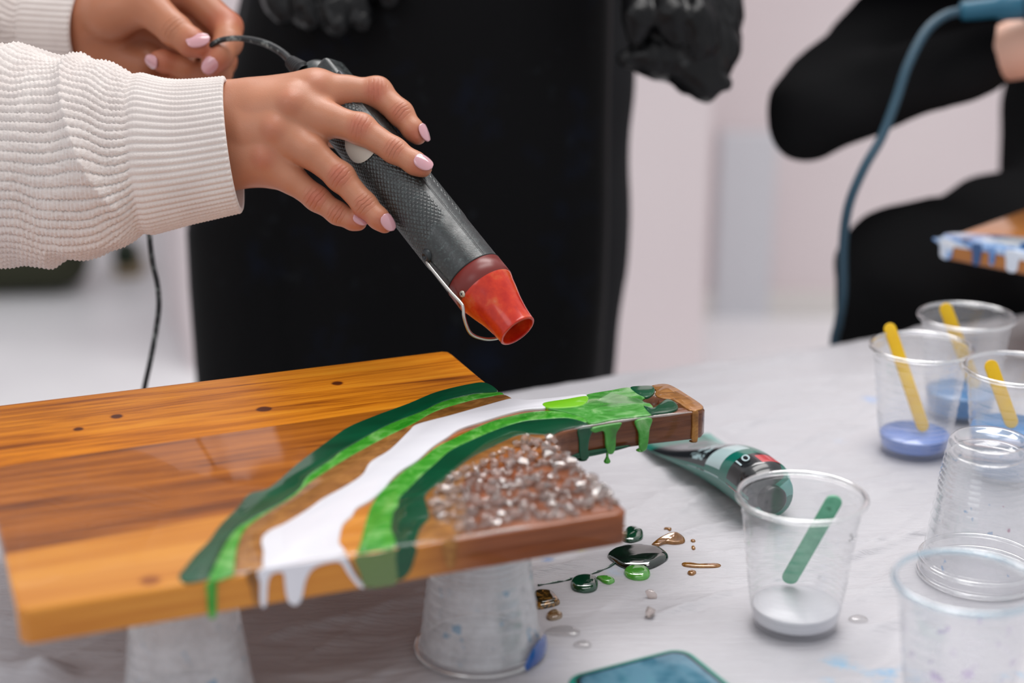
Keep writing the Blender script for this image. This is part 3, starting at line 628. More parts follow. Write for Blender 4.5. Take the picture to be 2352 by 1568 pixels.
P_clear = glassy('drop_clear', 1, 0.04, blend=0.2, refr=0.15)
P_tan = wetm('drop_tan', [(0.4, S(190, 168, 140)), (0.55, S(140, 96, 44))], 200, tr=0.35)
sp = 'resin drop'
blob([(1395, 1270), (1420, 1252), (1478, 1248), (1520, 1256), (1536, 1274), (1520, 1290), (1486, 1303), (1440, 1302), (1410, 1288)], 0.0034, P_black, 'resin_puddle', 'largest dark green resin puddle under the board corner', sp)
blob([(1425, 1222), (1440, 1204), (1462, 1202), (1477, 1216), (1474, 1232), (1450, 1241), (1430, 1236)], 0.0030, P_dark, 'resin_puddle', 'dark green puddle half hidden behind the board corner', sp)
blob([(1433, 1308), (1446, 1297), (1480, 1297), (1494, 1310), (1486, 1322), (1462, 1326), (1440, 1320)], 0.0030, P_light, 'resin_puddle', 'bright green puddle touching the largest dark one', sp)
blob([(1310, 1338), (1318, 1324), (1342, 1318), (1368, 1322), (1374, 1340), (1366, 1352), (1344, 1357), (1318, 1352)], 0.0036, P_dark, 'resin_puddle', 'round dark green puddle beside the support cup', sp)
blob([(1370, 1321), (1392, 1319), (1408, 1324), (1412, 1331), (1400, 1337), (1386, 1334), (1378, 1328)], 0.0022, P_light, 'resin_puddle', 'small tailed light green drop next to the round dark puddle', sp)
blob([(1228, 1356), (1250, 1352), (1268, 1356), (1283, 1372), (1285, 1383), (1262, 1391), (1232, 1394), (1222, 1380)], 0.0030, P_mix, 'resin_puddle', 'gold and black streaked puddle against the support cup', sp)
blob([(1254, 1412), (1262, 1401), (1276, 1397), (1290, 1404), (1292, 1410), (1284, 1417), (1264, 1420)], 0.0026, P_tan, 'resin_puddle', 'tan glassy drop below the streaked gold puddle', sp)
blob([(1496, 1246), (1514, 1234), (1545, 1226), (1570, 1228), (1573, 1237), (1555, 1241), (1525, 1243), (1510, 1250)], 0.0024, P_gold, 'resin_puddle', 'elongated gold smear behind the largest dark puddle', sp)
blob([(1566, 1288), (1580, 1287), (1600, 1291), (1630, 1292), (1656, 1290), (1648, 1297), (1610, 1298), (1585, 1297), (1569, 1294)], 0.0016, P_gold, 'resin_puddle', 'thin gold streak with pointed tail', sp)
blob([(1579, 1309), (1590, 1305), (1600, 1309), (1592, 1315), (1583, 1314)], 0.0018, P_gold, 'resin_puddle', 'small gold dot below the pointed streak', sp)
blob([(1525, 1202), (1534, 1198), (1543, 1203), (1540, 1209), (1530, 1206)], 0.0016, P_gold, 'resin_puddle', 'small gold fleck below the handle', sp)
blob([(1586, 1234), (1592, 1232), (1598, 1236), (1591, 1238)], 0.0014, P_gold, 'resin_puddle', 'upper of two tiny gold flecks by the elongated smear', sp)
blob([(1588, 1246), (1594, 1244), (1598, 1249), (1592, 1251)], 0.0014, P_gold, 'resin_puddle', 'lower of two tiny gold flecks by the elongated smear', sp)
thr = catmull([(1420, 1286), (1395, 1302), (1370, 1312), (1348, 1319), (1318, 1325), (1300, 1331), (1270, 1337), (1236, 1346)], 6)
o = obj('resin_thread', *tube_mesh([Z(x, y, -0.002)*[1, 1, 0]+[0, 0, hsheet(*Z(x, y, -0.002)[:2])+0.0002] for x, y in thr], 0.0002+0.0007*np.abs(np.sin(np.linspace(0, 17, len(thr)))), 8), P_dark, None, loc=Z(1348, 1319, 0)); tag(o, 'thin dark green resin thread trailing from the largest puddle', 'resin drop')
for pts, lb in (([(1250, 1455), (1275, 1443), (1310, 1442), (1332, 1452), (1326, 1464), (1290, 1464)], 'clear resin drop beside the blue-edged support cup'), ([(1315, 1486), (1335, 1476), (1352, 1478), (1358, 1488), (1340, 1492)], 'clear resin drop nearest the phone'),
                ([(1948, 1424), (1975, 1417), (1994, 1424), (1985, 1432), (1960, 1433)], 'clear resin drop right of the clear cup')):
    blob(pts, 0.0022, P_clear, 'clear_drop', lb, 'resin drop')
for (px, py), r, lb in (((1495, 1356), 0.0042, 'loose clear crystal below the bright green puddle'), ((1492, 1414), 0.0048, 'loose clear crystal nearest the clear cup and phone')):
    o = bpy.data.objects.new('loose_crystal', CRY[3 if r < 0.0045 else 6]); C.objects.link(o); p = Z(px, py, 0); p[2] = hsheet(p[0], p[1])+r*0.50; o.location = p; o.scale = (r, r, r); o.rotation_euler = rng.uniform(0, 6, 3); tag(o, lb, 'crystal')

# ================================================================== paint tube behind the handle
t0, t1 = Z(1768, 1160, 0.010), Z(1530, 965, 0.010)
ta_ = nrm((t1-t0)*[1, 1, 0]); tw = np.array([-ta_[1], ta_[0], 0]); TL = 0.150
te = empty('paint_tube', t0*[1, 1, 0], 'teal paint tube with a black printed label lying behind the board handle', 'paint tube', math.atan2(ta_[1], ta_[0]))
ns, na = 60, 40; sV = []; stt = []
for i in range(ns):
    s = i/(ns-1); fl = sstep(0.15, 1.0, s); w_ = 0.0195+0.0095*fl; h_ = 0.0170*(1-fl)+0.0012
    kk = sstep(0.0, 0.07, s); w_ *= 0.86+0.14*kk; h_ *= 0.86+0.14*kk
    for a in np.linspace(0, 2*np.pi, na, endpoint=False):
        cx, cz = math.cos(a), math.sin(a); q = t0*[1, 1, 0] + ta_*s*TL + tw*w_*np.sign(cx)*abs(cx)**0.9 + NZ*(h_+h_*np.sign(cz)*abs(cz)**0.9 + 0.0006)
        sV.append(q); stt.append((s*TL, a/(2*np.pi), 0))
sF = grid_faces(ns, na, False, True).tolist() + [list(range(na))[::-1], [(ns-1)*na+i for i in range(na)]]
m_ = Mat('tube_print', S(0, 104, 88), 0.28, Coat_Weight=0.6); sx = m_.n('SeparateXYZ', {0: m_.coord(kind='st')})
def win(m, s, a, b): return m.math('MULTIPLY', m.math('GREATER_THAN', s, a), m.math('LESS_THAN', s, b))
nzt = m_.noise(m_.coord(), 220, 4, 0.7); lt = m_.math('GREATER_THAN', nzt, 0.50)
su, sv_ = sx.outputs['X'], sx.outputs['Y']
c = m_.mix(win(m_, sv_, 0.385, 0.51), S(0, 112, 96), S(96, 168, 158))
blk = m_.math('MULTIPLY', win(m_, sv_, 0.02, 0.34), m_.math('MAXIMUM', win(m_, su, -1, 0.026), win(m_, su, 0.056, 0.13)))
c = m_.mix(blk, c, S(26, 30, 34))
c = m_.mix(m_.math('MULTIPLY', win(m_, sv_, 0.04, 0.27), win(m_, su, 0.037, 0.056)), c, S(188, 214, 216))
c = m_.mix(m_.math('MULTIPLY', lt, m_.math('MULTIPLY', win(m_, sv_, 0.06, 0.24), win(m_, su, 0.062, 0.080))), c, S(168, 194, 198))
c = m_.mix(m_.math('MULTIPLY', win(m_, sv_, 0.24, 0.36), win(m_, su, 0.010, 0.022)), c, S(206, 60, 66))
m_.col(c)
obj('tube_body', sV, sF, m_.m, te, uv=np.array(stt))
cap_m = simple('cap_black', S(22, 24, 28), 0.3)
o = obj('end_cap', *lathe([(0.0001, -0.006), (0.0085, -0.006), (0.0095, -0.005), (0.0095, 0.004)], 32, t0*[1, 1, 0]+NZ*0.0152, ta_), cap_m, te)
def text(body, size, loc, xdir, ydir, m, parent, name='lettering', ext=0.00005):
    cu = bpy.data.curves.new('txt', 'FONT'); cu.body = body; cu.size = size; cu.extrude = ext; cu.align_x = 'CENTER'; cu.align_y = 'CENTER'
    to = bpy.data.objects.new('txt', cu); C.objects.link(to); dg = bpy.context.evaluated_depsgraph_get(); me = bpy.data.meshes.new_from_object(to.evaluated_get(dg))
    V = np.array([tuple(q.co) for q in me.vertices]); F = [list(q.vertices) for q in me.polygons]; bpy.data.objects.remove(to)
    x = nrm(xdir); y = nrm(np.asarray(ydir)-x*np.dot(ydir, x)); z = np.cross(x, y)
    return obj(name, np.asarray(loc)+V[:, :1]*x+V[:, 1:2]*y+V[:, 2:3]*z, F, m, parent, False)
M_ink = simple('ink_pale', S(196, 220, 224), 0.5)
a5 = math.radians(58); tn = nrm(tw*math.cos(a5)+NZ*math.sin(a5))
text('10', 0.0115, t0*[1, 1, 0]+ta_*0.0195+NZ*0.0188+tw*0.0190*math.cos(a5)**0.9+NZ*0.0182*math.sin(a5)**0.9+tn*0.0010, np.cross(ta_, tn), ta_, M_ink, te, ext=0.0002)

# ================================================================== phone in the foreground
zc = 0.0105
k0, k1 = Z(1230, 1556, zc), Z(1500, 1487, zc); pu = nrm(k1-k0); pvv = np.array([pu[1], -pu[0], 0])
kc = Z(1570, 1482, zc); pw, pl, pr_ = 0.0765, 0.152, 0.0115
org = kc - pu*pw
def rrect(o, u, v, w, l, r, z):
    pts = []
    for (cx, cy, a0) in ((w-r, l-r, 0), (r, l-r, 90), (r, r, 180), (w-r, r, 270)):
        for a in np.radians(np.linspace(a0, a0+90, 9)): pts.append(o+u*(cx+r*math.cos(a))+v*(cy+r*math.sin(a))+[0, 0, z])
    return np.array(pts)
ph0 = np.array([org[0], org[1], 0.0008]); phe = empty('phone', ph0, 'phone in a teal case lying screen up in the near foreground', 'phone', math.atan2(pu[1], pu[0]))
V, F = prism(rrect(ph0, pu, pvv, pw, pl, pr_, 0), NZ, 0.0100, 0.0022); o = obj('case', V, F, simple('case_teal', S(0, 146, 128), 0.35, Coat_Weight=0.3), phe); autosmooth(o, 60)
V, F = prism(rrect(ph0+pu*0.0036+pvv*0.0036, pu, pvv, pw-0.0072, pl-0.0072, pr_-0.003, 0.0098), NZ, 0.0006, 0.0002); o = obj('bezel', V, F, simple('bezel_dark', S(40, 48, 54), 0.15), phe)
m_ = Mat('screen_glass', BLACK, 0.08); v = m_.coord()
m_.col(m_.ramp(m_.noise(m_.coord(), 38, 4, 0.6), [(0.38, S(18, 26, 32)), (0.48, S(56, 108, 130)), (0.62, S(96, 140, 160))])); m_.p.inputs['Emission Strength'].default_value = 0.0
V, F = prism(rrect(ph0+pu*0.0058+pvv*0.0058, pu, pvv, pw-0.0116, pl-0.0116, pr_-0.004, 0.0103), NZ, 0.0004, 0.0001); obj('screen', V, F, m_.m, phe)

# ================================================================== heat gun (built along its own axis)
GT, GN = P(712, 160, 1.106), P(1189, 760, 1.010)
GA = nrm(GN-GT); GL = np.linalg.norm(GN-GT); GC = nrm(-FW - GA*np.dot(-FW, GA)); GB = nrm(np.cross(GC, GA))
if np.dot(GB, RT) < 0: GB = -GB       # towards the upper right of the picture
def gp(s, th, r): th = np.radians(th); return GT + GA*(s*GL) + r*(math.cos(th)*GC + math.sin(th)*GB)
gun = empty('heat_gun', GT, 'black heat gun with knurled grip and red nozzle held over the board', 'heat gun')
GR = 0.0192; sJ = 0.805
m_ = Mat('gun_plastic', S(30, 36, 38), 0.34, Specular_IOR_Level=0.8); v = m_.coord()
sp_ = m_.noise(v, 420, 3, 0.7); m_.col(m_.ramp(sp_, [(0.48, S(22, 27, 28)), (0.64, S(42, 52, 52)), (0.78, S(104, 118, 116))]))
m_.rough(m_.n('MapRange', {'Value': m_.noise(v, 160, 4), 'From Min': 0.3, 'From Max': 0.7, 'To Min': 0.26, 'To Max': 0.46}).outputs[0]); m_.bump(m_.noise(v, 900, 3), 0.0003, 0.4); M_gun = m_.m
M_gun2 = simple('gun_plastic_plain', S(34, 40, 44), 0.42); M_rub = simple('rubber_black', S(22, 22, 26), 0.55)
ng, nt = 520, 420
ss = np.linspace(0.0, sJ, ng); th = np.linspace(-np.pi, np.pi, nt, endpoint=False); SS, TH = np.meshgrid(ss, th, indexing='ij')
rad = GR*(0.62 + 0.38*sstep(0.0, 0.13, SS)); rad = rad*np.where(SS < 0.03, np.sqrt(np.clip(1-((0.03-SS)/0.03)**2*0.45, 0.05, 1)), 1)
def tri(x): return np.abs(((x) % 1.0)*2-1)
aa_ = TH*GR/0.0030; ll = SS*GL/0.0042
dm = tri(aa_+ll)*1.0; dn = tri(aa_-ll); kn = np.minimum(1-dm, 1-dn)*2
d_deg = np.degrees(TH)
mk = sstep(-112, -104, d_deg)*(1-sstep(26, 32, d_deg + 26*sstep(0.60, 0.74, SS)*0)) * sstep(0.12, 0.16, SS)*(1-sstep(0.645, 0.665, SS+0.00055*(d_deg-10)))
mk2 = (sstep(62, 68, d_deg) + (1-sstep(-126, -118, d_deg)))*sstep(0.12, 0.16, SS)*(1-sstep(0.645, 0.665, SS))
rad = rad + 0.00055*np.clip(kn, 0, 0.8)*np.clip(mk+mk2, 0, 1)
seam = np.exp(-((d_deg-41)/1.4)**2); rad = rad + 0.00035*seam*sstep(0.1, 0.14, SS)
V = (GT + (SS[..., None]*GL)*GA + rad[..., None]*(np.cos(TH)[..., None]*GC + np.sin(TH)[..., None]*GB)).reshape(-1, 3)
F = grid_faces(ng, nt, False, True).tolist() + [list(range(nt))]
obj('grip_body', V, F, M_gun, gun)
def glathe(pr, n=72): return lathe([(r, s*GL) for r, s in pr], n, GT, GA, GC)
m_ = Mat('nozzle_red', BLACK, 0.24, Transmission_Weight=0.25, IOR=1.4, Coat_Weight=0.4, Coat_Roughness=0.15)
m_.col(m_.ramp(m_.noise(m_.coord(), 90, 4, 0.6), [(0.3, S(206, 30, 10)), (0.52, S(236, 58, 22)), (0.66, S(240, 100, 50)), (0.8, S(236, 130, 110))])); M_noz = m_.m
npf = catmull([(GR-0.0002, sJ+0.001), (GR, sJ+0.03), (GR-0.0001, sJ+0.055), (GR-0.0012, sJ+0.070), (0.0165, 0.900), (0.0145, 0.930), (0.0130, 0.965), (0.0124, 0.992), (0.0124, 0.9985), (0.0117, 1.001), (0.0108, 0.9985), (0.0108, 0.975), (0.0118, 0.945)], 4)
obj('nozzle', *glathe(npf), M_noz, gun)['label'] = 'translucent red nozzle'
obj('nozzle_band', *glathe([(GR-0.0003, sJ+0.0005), (GR+0.00025, sJ+0.0015), (GR+0.00025, sJ+0.052), (GR-0.0006, sJ+0.056)]), Mat('nozzle_band_red', S(128, 40, 34), 0.35, Transmission_Weight=0.2).m, gun)['label'] = 'dull red band of the nozzle'
o = obj('heating_tube', *join(glathe([(0.0001, 0.87), (0.0100, 0.87), (0.0104, 0.93), (0.0098, 0.962), (0.0090, 0.962), (0.0086, 0.90), (0.0001, 0.90)], 48)), Mat('heat_tube_glow', S(255, 150, 60), 0.45, Metallic=0.3).m, gun)  # hot glow inside the nozzle is put into this orange base colour
dk = simple('groove_dark', S(12, 12, 14), 0.6)
obj('joint_ring', *glathe([(GR+0.0001, sJ-0.0025), (GR+0.0004, sJ-0.0012), (GR+0.0004, sJ+0.0002), (GR-0.0003, sJ+0.0012)]), dk, gun)
# wire rest, its boss and the screw
M_wire = simple('wire_steel', S(196, 192, 186), 0.28, Metallic=1.0)
def gpx(x, y, off): return P(x, y, 0) if 0 else EYE + ray(x, y)*((np.dot(GT+GA*GL*0.8-EYE, FW)) + off)
wp = [gp(0.705, -60, GR-0.002), gp(0.715, -57, GR+0.0016), gp(0.76, -54, GR+0.0026), gp(0.825, -51, GR+0.0030), gp(0.872, -48, GR+0.0030), gp(0.886, -50, GR+0.0036), gp(0.905, -60, GR+0.0048), gp(0.932, -80, GR+0.0046), gp(0.952, -98, GR+0.0006), gp(0.962, -125, GR-0.003), gp(0.958, -160, GR-0.002), gp(0.945, -195, GR+0.001), gp(0.90, -212, GR+0.003), gp(0.83, -214, GR+0.003), gp(0.715, -212, GR+0.0015), gp(0.705, -212, GR-0.002)]
obj('wire_rest', *tube_mesh(catmull(wp, 8), 0.00105, 12), M_wire, gun)['label'] = 'bent steel wire rest'
bp = gp(0.700, -52, GR-0.0006); bn = nrm(gp(0.7, -52, 1)-gp(0.7, -52, 0))
obj('wire_boss', *lathe([(0.0046, -0.001), (0.0044, 0.0010), (0.0034, 0.0026), (0.0018, 0.0030), (0.0014, 0.0022), (0.0001, 0.0016)], 28, bp, bn), M_gun2, gun)
q_ = gp(0.853, -40, GR+0.00015); qn = nrm(gp(0.85, -40, 1)-gp(0.85, -40, 0)); qe = nrm(GA-qn*np.dot(GA, qn)); qf = np.cross(qn, qe)
sc = obj('screw', *lathe([(0.0021, -0.0004), (0.0021, 0.0004), (0.0016, 0.0007), (0.0001, 0.0008)], 24, q_, qn), simple('screw_steel', S(214, 206, 190), 0.35, Metallic=0.8), gun)
for e1, e2 in ((qe, qf), (qf, qe)):
    c_ = q_+qn*0.00078; V, F = prism([c_-e1*0.0012-e2*0.00025, c_+e1*0.0012-e2*0.00025, c_+e1*0.0012+e2*0.00025, c_-e1*0.0012+e2*0.00025], qn, 0.0001); obj('slot', V, F, dk, sc, False)
# round sticker on the grip
def gpatch(s0, th0, w, h, off, n=28):
    pts = []
    for a in np.linspace(0, 2*np.pi, n, endpoint=False):
        for_ = None; pts.append(gp(s0+h*math.sin(a)/GL, th0+math.degrees(w*math.cos(a)/GR), GR+off))
    return np.array(pts)
cs_ = [gpatch(0.335, -12, 0.0125*k, 0.0125*k, 0.0010+0.0002*(k < 1)) for k in (1.0, 0.97, 0.75, 0.5, 0.25, 0.02)]
obj('sticker', np.concatenate(cs_), grid_faces(6, 28, False, True), simple('sticker_paper', S(196, 188, 176), 0.5), gun)['label'] = 'round pale sticker'
# switch block, strain relief, cord at the tail
swd = nrm(GB*0.85+GC*0.35); sc0 = GT + GA*0.026 + swd*0.0120
def gbox(c, la, lb, lc, bev, xa=GA, xb=swd):
    V, F = box((0, 0, 0), la, lb, lc, 0, bev); x = nrm(xa); y = nrm(xb-x*np.dot(xb, x)); z = np.cross(x, y)
    return np.asarray(c)+V[:, :1]*x+V[:, 1:2]*y+V[:, 2:3]*z, F
obj('switch_housing', *gbox(sc0, 0.034, 0.013, 0.021, 0.0035), M_gun, gun)
fnm = nrm(np.cross(GA, swd));  fnm = fnm if np.dot(fnm, -FW) > 0 else -fnm
rk = obj('rocker_switch', *gbox(sc0+GA*0.008+swd*0.0040+fnm*0.0105, 0.013, 0.0095, 0.004, 0.0008), simple('rocker', S(70, 72, 78), 0.4), gun)
oc = sc0+GA*0.008+swd*0.0040+fnm*0.01265
V, F = lathe([(0.0012+0.0003*math.cos(a), 0.0003*math.sin(a)) for a in np.linspace(0, 2*np.pi, 7)[:-1]], 28, oc, fnm, closed=True); obj('off_mark', V, F, simple('ink_grey', S(196, 200, 208), 0.5), rk)
c0, c1 = P(640, 118, 1.122), P(694, 164, 1.098); cd_ = nrm(c0-c1)
pr = []
for i in range(6):
    z = 0.0015+i*0.0028; r = 0.0066-0.0004*i; pr += [(r-0.0022, z-0.0010), (r, z-0.0008), (r, z+0.0006), (r-0.0022, z+0.0008)]
obj('strain_relief', *lathe([(0.006, -0.004)]+pr+[(0.0028, 0.0175), (0.0001, 0.0175)], 32, c1, cd_), M_rub, gun)
m_ = Mat('cord_rubber', S(24, 25, 28), 0.45); m_.col(m_.ramp(m_.noise(m_.coord(), 130, 4, 0.7), [(0.46, S(22, 23, 26)), (0.56, S(34, 38, 40)), (0.66, S(140, 146, 142))])); M_cord = m_.m
cordp = [c1+cd_*0.012, P(648, 121, 1.123), P(612, 101, 1.130), P(575, 91, 1.135), P(540, 88, 1.137), P(505, 93, 1.138), P(480, 108, 1.139), P(466, 122, 1.146), P(448, 140, 1.172), P(430, 190, 1.188), P(395, 300, 1.20), P(355, 430, 1.205), P(343, 520, 1.210), P(350, 600, 1.215), P(361, 650, 1.22), P(365, 700, 1.228), P(358, 760, 1.235), P(345, 830, 1.24), P(331, 895, 1.245), P(322, 960, 1.25), tb(-0.42, 0.085, -0.14), tb(-0.44, 0.11, -0.4), tb(-0.42, 0.17, ZF+0.03), tb(-0.41, 0.30, ZF+0.003), tb(-0.45, 0.8, ZF+0.003), tb(-0.6, 1.3, ZF+0.003)]
cp_ = catmull(cordp, 10); rr_ = np.where(np.arange(len(cp_)) < 40, np.linspace(0.0029, 0.0020, 40).tolist()+[0.0020]*(len(cp_)-40), 0.0020)
obj('power_cord', cp_ if 0 else tube_mesh(cp_, rr_, 12)[0], tube_mesh(cp_, rr_, 12)[1], M_cord, gun)

# ================================================================== person in the knit sweater: two hands, two sleeves
def skin(name, org, spots, base, red, creases=()):
    m = Mat(name, base, 0.42, Subsurface_Weight=0.12, Subsurface_Scale=0.004, Specular_IOR_Level=0.4); m.p.inputs['Subsurface Radius'].default_value = (1.0, 0.35, 0.2)
    v = m.coord(); org = np.asarray(org)
    c = m.ramp(m.noise(v, 70, 4, 0.6), [(0.3, base), (0.7, tuple(np.array(base)*np.array([1.06, 1.02, 1.0, 1])))]); f = None
    for p, r, w in spots:
        k = m.math('MULTIPLY', m.near(v, p-org, r*0.25, r), w); f = k if f is None else m.math('MAXIMUM', f, k)
    f = m.math('MULTIPLY', f, m.n('MapRange', {'Value': m.noise(v, 160, 3), 'From Min': 0.2, 'From Max': 0.6, 'To Min': 0.6, 'To Max': 1.0}).outputs[0])
    m.col(m.mix(f, c, red))
    vv_ = m.n('TexVoronoi', {'Vector': v, 'Scale': 1500.0}).outputs['Distance']
    h = m.math('MULTIPLY', m.math('ADD', vv_, m.noise(v, 500, 3)), 0.10)
    for p, ax, r, per in creases:
        d = m.n('VectorMath', {0: m.n('VectorMath', {0: v, 1: tuple(p-org)}, operation='SUBTRACT').outputs[0], 1: tuple(ax)}, operation='DOT_PRODUCT').outputs['Value']
        d = m.math('ADD', d, m.math('MULTIPLY', m.math('SUBTRACT', m.noise(v, 170, 2), 0.5), 0.0022))
        w = m.math('POWER', m.math('MULTIPLY_ADD', m.math('SINE', m.math('MULTIPLY', d, 2*math.pi/per)), 0.5, 0.5), 3.5)
        h = m.math('SUBTRACT', h, m.math('MULTIPLY', w, m.math('MULTIPLY', m.near(v, p-org, r*0.35, r), 0.75)))
    m.bump(h, 0.0006, 0.85); return m.m
def J(*a): return (P(a[0], a[1], a[2]), a[3])
def finger_f(X, js, k=0.004):
    d = None
    for (a, ra), (b, rb) in zip(js[:-1], js[1:]):
        q = cap(X, a, b, ra, rb); d = q if d is None else smin(d, q, k)
    return d
def hand_mesh(palm, fingers, h=0.0011, kp=0.0105, kf=0.009, extra=(), pad=0.03):
    def fn(X):
        d = None
        for a, b, ra, rb in palm:
            q = cap(X, a, b, ra, rb); d = q if d is None else smin(d, q, kp)
        fd = None
        for js in fingers:
            q = finger_f(X, js); fd = q if fd is None else smin(fd, q, 0.0012)
        d = smin(d, fd, kf)
        for c_, r_, k_ in extra: d = smin(d, np.sqrt(((X-np.asarray(c_, np.float32))**2).sum(-1))-r_, k_)
        return d
    pts = [p for js in fingers for p, r in js]+[q for a, b, _, _ in palm for q in (a, b)]
    lo, hi = bounds(pts, pad); return nets(fn, lo, hi, h, 3)
M_nail = Mat('nail_polish', S(206, 154, 162), 0.16, Coat_Weight=1.0, Coat_Roughness=0.05, Subsurface_Weight=0.1, Subsurface_Scale=0.002).m
def nail(c, axis, n, L, Wd, r, hand):
    """almond nail: c on the finger's centre line, n the way it faces."""
    n = nrm(n); a = nrm(axis-n*np.dot(axis, n)); b = np.cross(n, a); nu_, nv_ = 15, 11; V = []
    for lay in (0.0, -0.0012):
        for u in np.linspace(-1, 1, nu_):
            wdt = (max(0.0, 1-abs(u)**(2.4 if u > 0 else 3.2)))**0.5*(1-0.10*max(u, 0))+0.02
            for vv2 in np.linspace(-1, 1, nv_):
                ph = vv2*wdt*(Wd/2)/r; V.append(c + a*(u*L/2) + (r+0.0011+lay-0.0007*u*u)*(n*math.cos(ph)+b*math.sin(ph)))
    k = nu_*nv_; g = grid_faces(nu_, nv_); rim = [i*nv_ for i in range(nu_)]+[(nu_-1)*nv_+j for j in range(nv_)]+[i*nv_+nv_-1 for i in range(nu_-1, -1, -1)]+[j for j in range(nv_-1, -1, -1)]
    F = g.tolist()+(g[:, ::-1]+k).tolist()+[[rim[i], rim[(i+1) % len(rim)], rim[(i+1) % len(rim)]+k, rim[i]+k] for i in range(len(rim)) if rim[i] != rim[(i+1) % len(rim)]]
    return obj('fingernail', V, F, M_nail, hand)
pe_loc = P(-60, 345, 1.06)
lady = empty('person', pe_loc, 'person in cream knit sweater holding the black heat gun and pinching its cord', 'person')
ix = [J(655, 234, 1.076, .0122), J(726, 207, 1.073, .0118), J(796, 211, 1.076, .0102), J(866, 213, 1.078, .0092), J(920, 260, 1.071, .0081), J(950, 300, 1.067, .0067), J(961, 315, 1.065, .0050)]
md = [J(605, 250, 1.064, .0120), J(672, 242, 1.060, .0118), J(752, 274, 1.057, .0106), J(828, 296, 1.053, .0093), J(905, 345, 1.046, .0079), J(955, 376, 1.042, .0070), J(972, 387, 1.041, .0056)]
rg = [J(575, 305, 1.062, .0116), J(634, 301, 1.058, .0114), J(712, 348, 1.053, .0101), J(782, 406, 1.050, .0086), J(838, 470, 1.046, .0076), J(870, 502, 1.043, .0066), J(884, 517, 1.042, .0052)]
pk = [J(560, 358, 1.064, .0105), J(612, 364, 1.060, .0104), J(668, 410, 1.059, .0091), J(728, 456, 1.057, .0078), J(776, 490, 1.055, .0069), J(812, 507, 1.053, .0058), J(826, 512, 1.052, .0046)]
tm = [J(585, 300, 1.088, .0150), J(665, 285, 1.112, .0125), J(760, 300, 1.124, .0100), J(828, 330, 1.120, .0090), J(862, 352, 1.116, .0070)]
W = [P(505, 242, 1.076), P(505, 282, 1.070), P(508, 330, 1.070), P(512, 378, 1.074)]
palm = [(P(380, 290, 1.080), W[0], .020, .0150), (P(380, 350, 1.080), W[3], .020, .0150), (W[0], ix[1][0], .0130, .0118), (W[1], md[1][0], .0150, .0118), (W[2], rg[1][0], .0150, .0112), (W[3], pk[1][0], .0135, .0100), (W[1], tm[0][0], .015, .015), (P(580, 240, 1.076), P(690, 226, 1.080), .0150, .0118), (P(660, 290, 1.062), P(724, 318, 1.060), .0100, .0062), (P(700, 228, 1.068), P(744, 240, 1.068), .0095, .0058), (W[3], P(622, 398, 1.066), .0125, .0095), (P(620, 335, 1.062), P(655, 352, 1.061), .0100, .0070)]
fr = lambda js, i: nrm(js[i+1][0]-js[i][0])
extra = [(ix[1][0]-FW*0.0100+UP*0.001, .0056, .007), (md[1][0]-FW*0.0108, .0056, .006), (rg[1][0]-FW*0.0102, .0052, .006), (pk[1][0]-FW*0.0086, .0044, .006),
         (md[3][0]-FW*0.0022, .0076, .006), (rg[3][0]-FW*0.0016, .0072, .006), (ix[3][0]-FW*0.0012+UP*0.001, .0080, .006)]
HV, HF = hand_mesh(palm, [ix, md, rg, pk, tm], extra=extra)
red = S(182, 88, 70)
spots = [(j[k_][0]-FW*0.009, r_, w_) for j in (ix, md, rg, pk) for k_, r_, w_ in ((1, .012, .45), (3, .011, .6), (4, .010, .4), (6, .013, .5))]
creases = [(j[k_][0]-FW*0.006, fr(j, k_-1), rr2, per) for j in (ix, md, rg, pk) for k_, rr2, per in ((3, .0105, .0030), (4, .0085, .0026))]
M_skin = skin('skin_right', pe_loc, spots, S(187, 128, 99), red, creases)
hand = obj('hand', HV, HF, M_skin, lady); hand['label'] = 'right hand, fingers spread over the grip'
def tipc(js, back): p, q = js[-1][0], js[-2][0]; return p-(p-q)/np.linalg.norm(p-q)*back
nail(tipc(ix, 0.0010), fr(ix, 4), RT*0.80+UP*0.30-FW*0.55, .0125, .0092, .0066, hand)
nail(tipc(md, 0.0012), fr(md, 4), RT*0.25+UP*0.42-FW*0.85, .0132, .0100, .0068, hand)
nail(tipc(rg, 0.0006), fr(rg, 4), RT*0.52+UP*0.16-FW*0.80, .0120, .0090, .0062, hand)
nail(tipc(pk, 0.0006), fr(pk, 4), RT*0.30+UP*0.35-FW*0.80, .0105, .0074, .0053, hand)
# left hand pinching the cord
lth = [J(255, 30, 1.172, .0170), J(340, 14, 1.160, .0138), J(402, 70, 1.148, .0112), J(440, 98, 1.142, .0098), J(462, 110, 1.140, .0072)]
lix = [J(330, -40, 1.196, .0130), J(425, -28, 1.190, .0118), J(522, 62, 1.178, .0108), J(524, 98, 1.160, .0098), J(504, 130, 1.146, .0090), J(486, 152, 1.141, .0072)]
lmd = [J(350, 30, 1.212, .0130), J(430, 30, 1.210, .0118), J(508, 140, 1.190, .0108), J(500, 168, 1.176, .0098), J(425, 154, 1.160, .0090), J(376, 140, 1.154, .0078), J(362, 138, 1.153, .0062)]
lrg = [J(320, 70, 1.214, .0120), J(400, 80, 1.216, .0112), J(468, 190, 1.196, .0100), J(452, 204, 1.182, .0092), J(390, 200, 1.166, .0082), J(345, 196, 1.160, .0062)]
lpk = [J(300, 110, 1.212, .0110), J(360, 125, 1.216, .0100), J(415, 225, 1.198, .0088), J(398, 232, 1.184, .0080), J(345, 228, 1.172, .0070), J(315, 224, 1.168, .0055)]
lw = P(120, 60, 1.215)
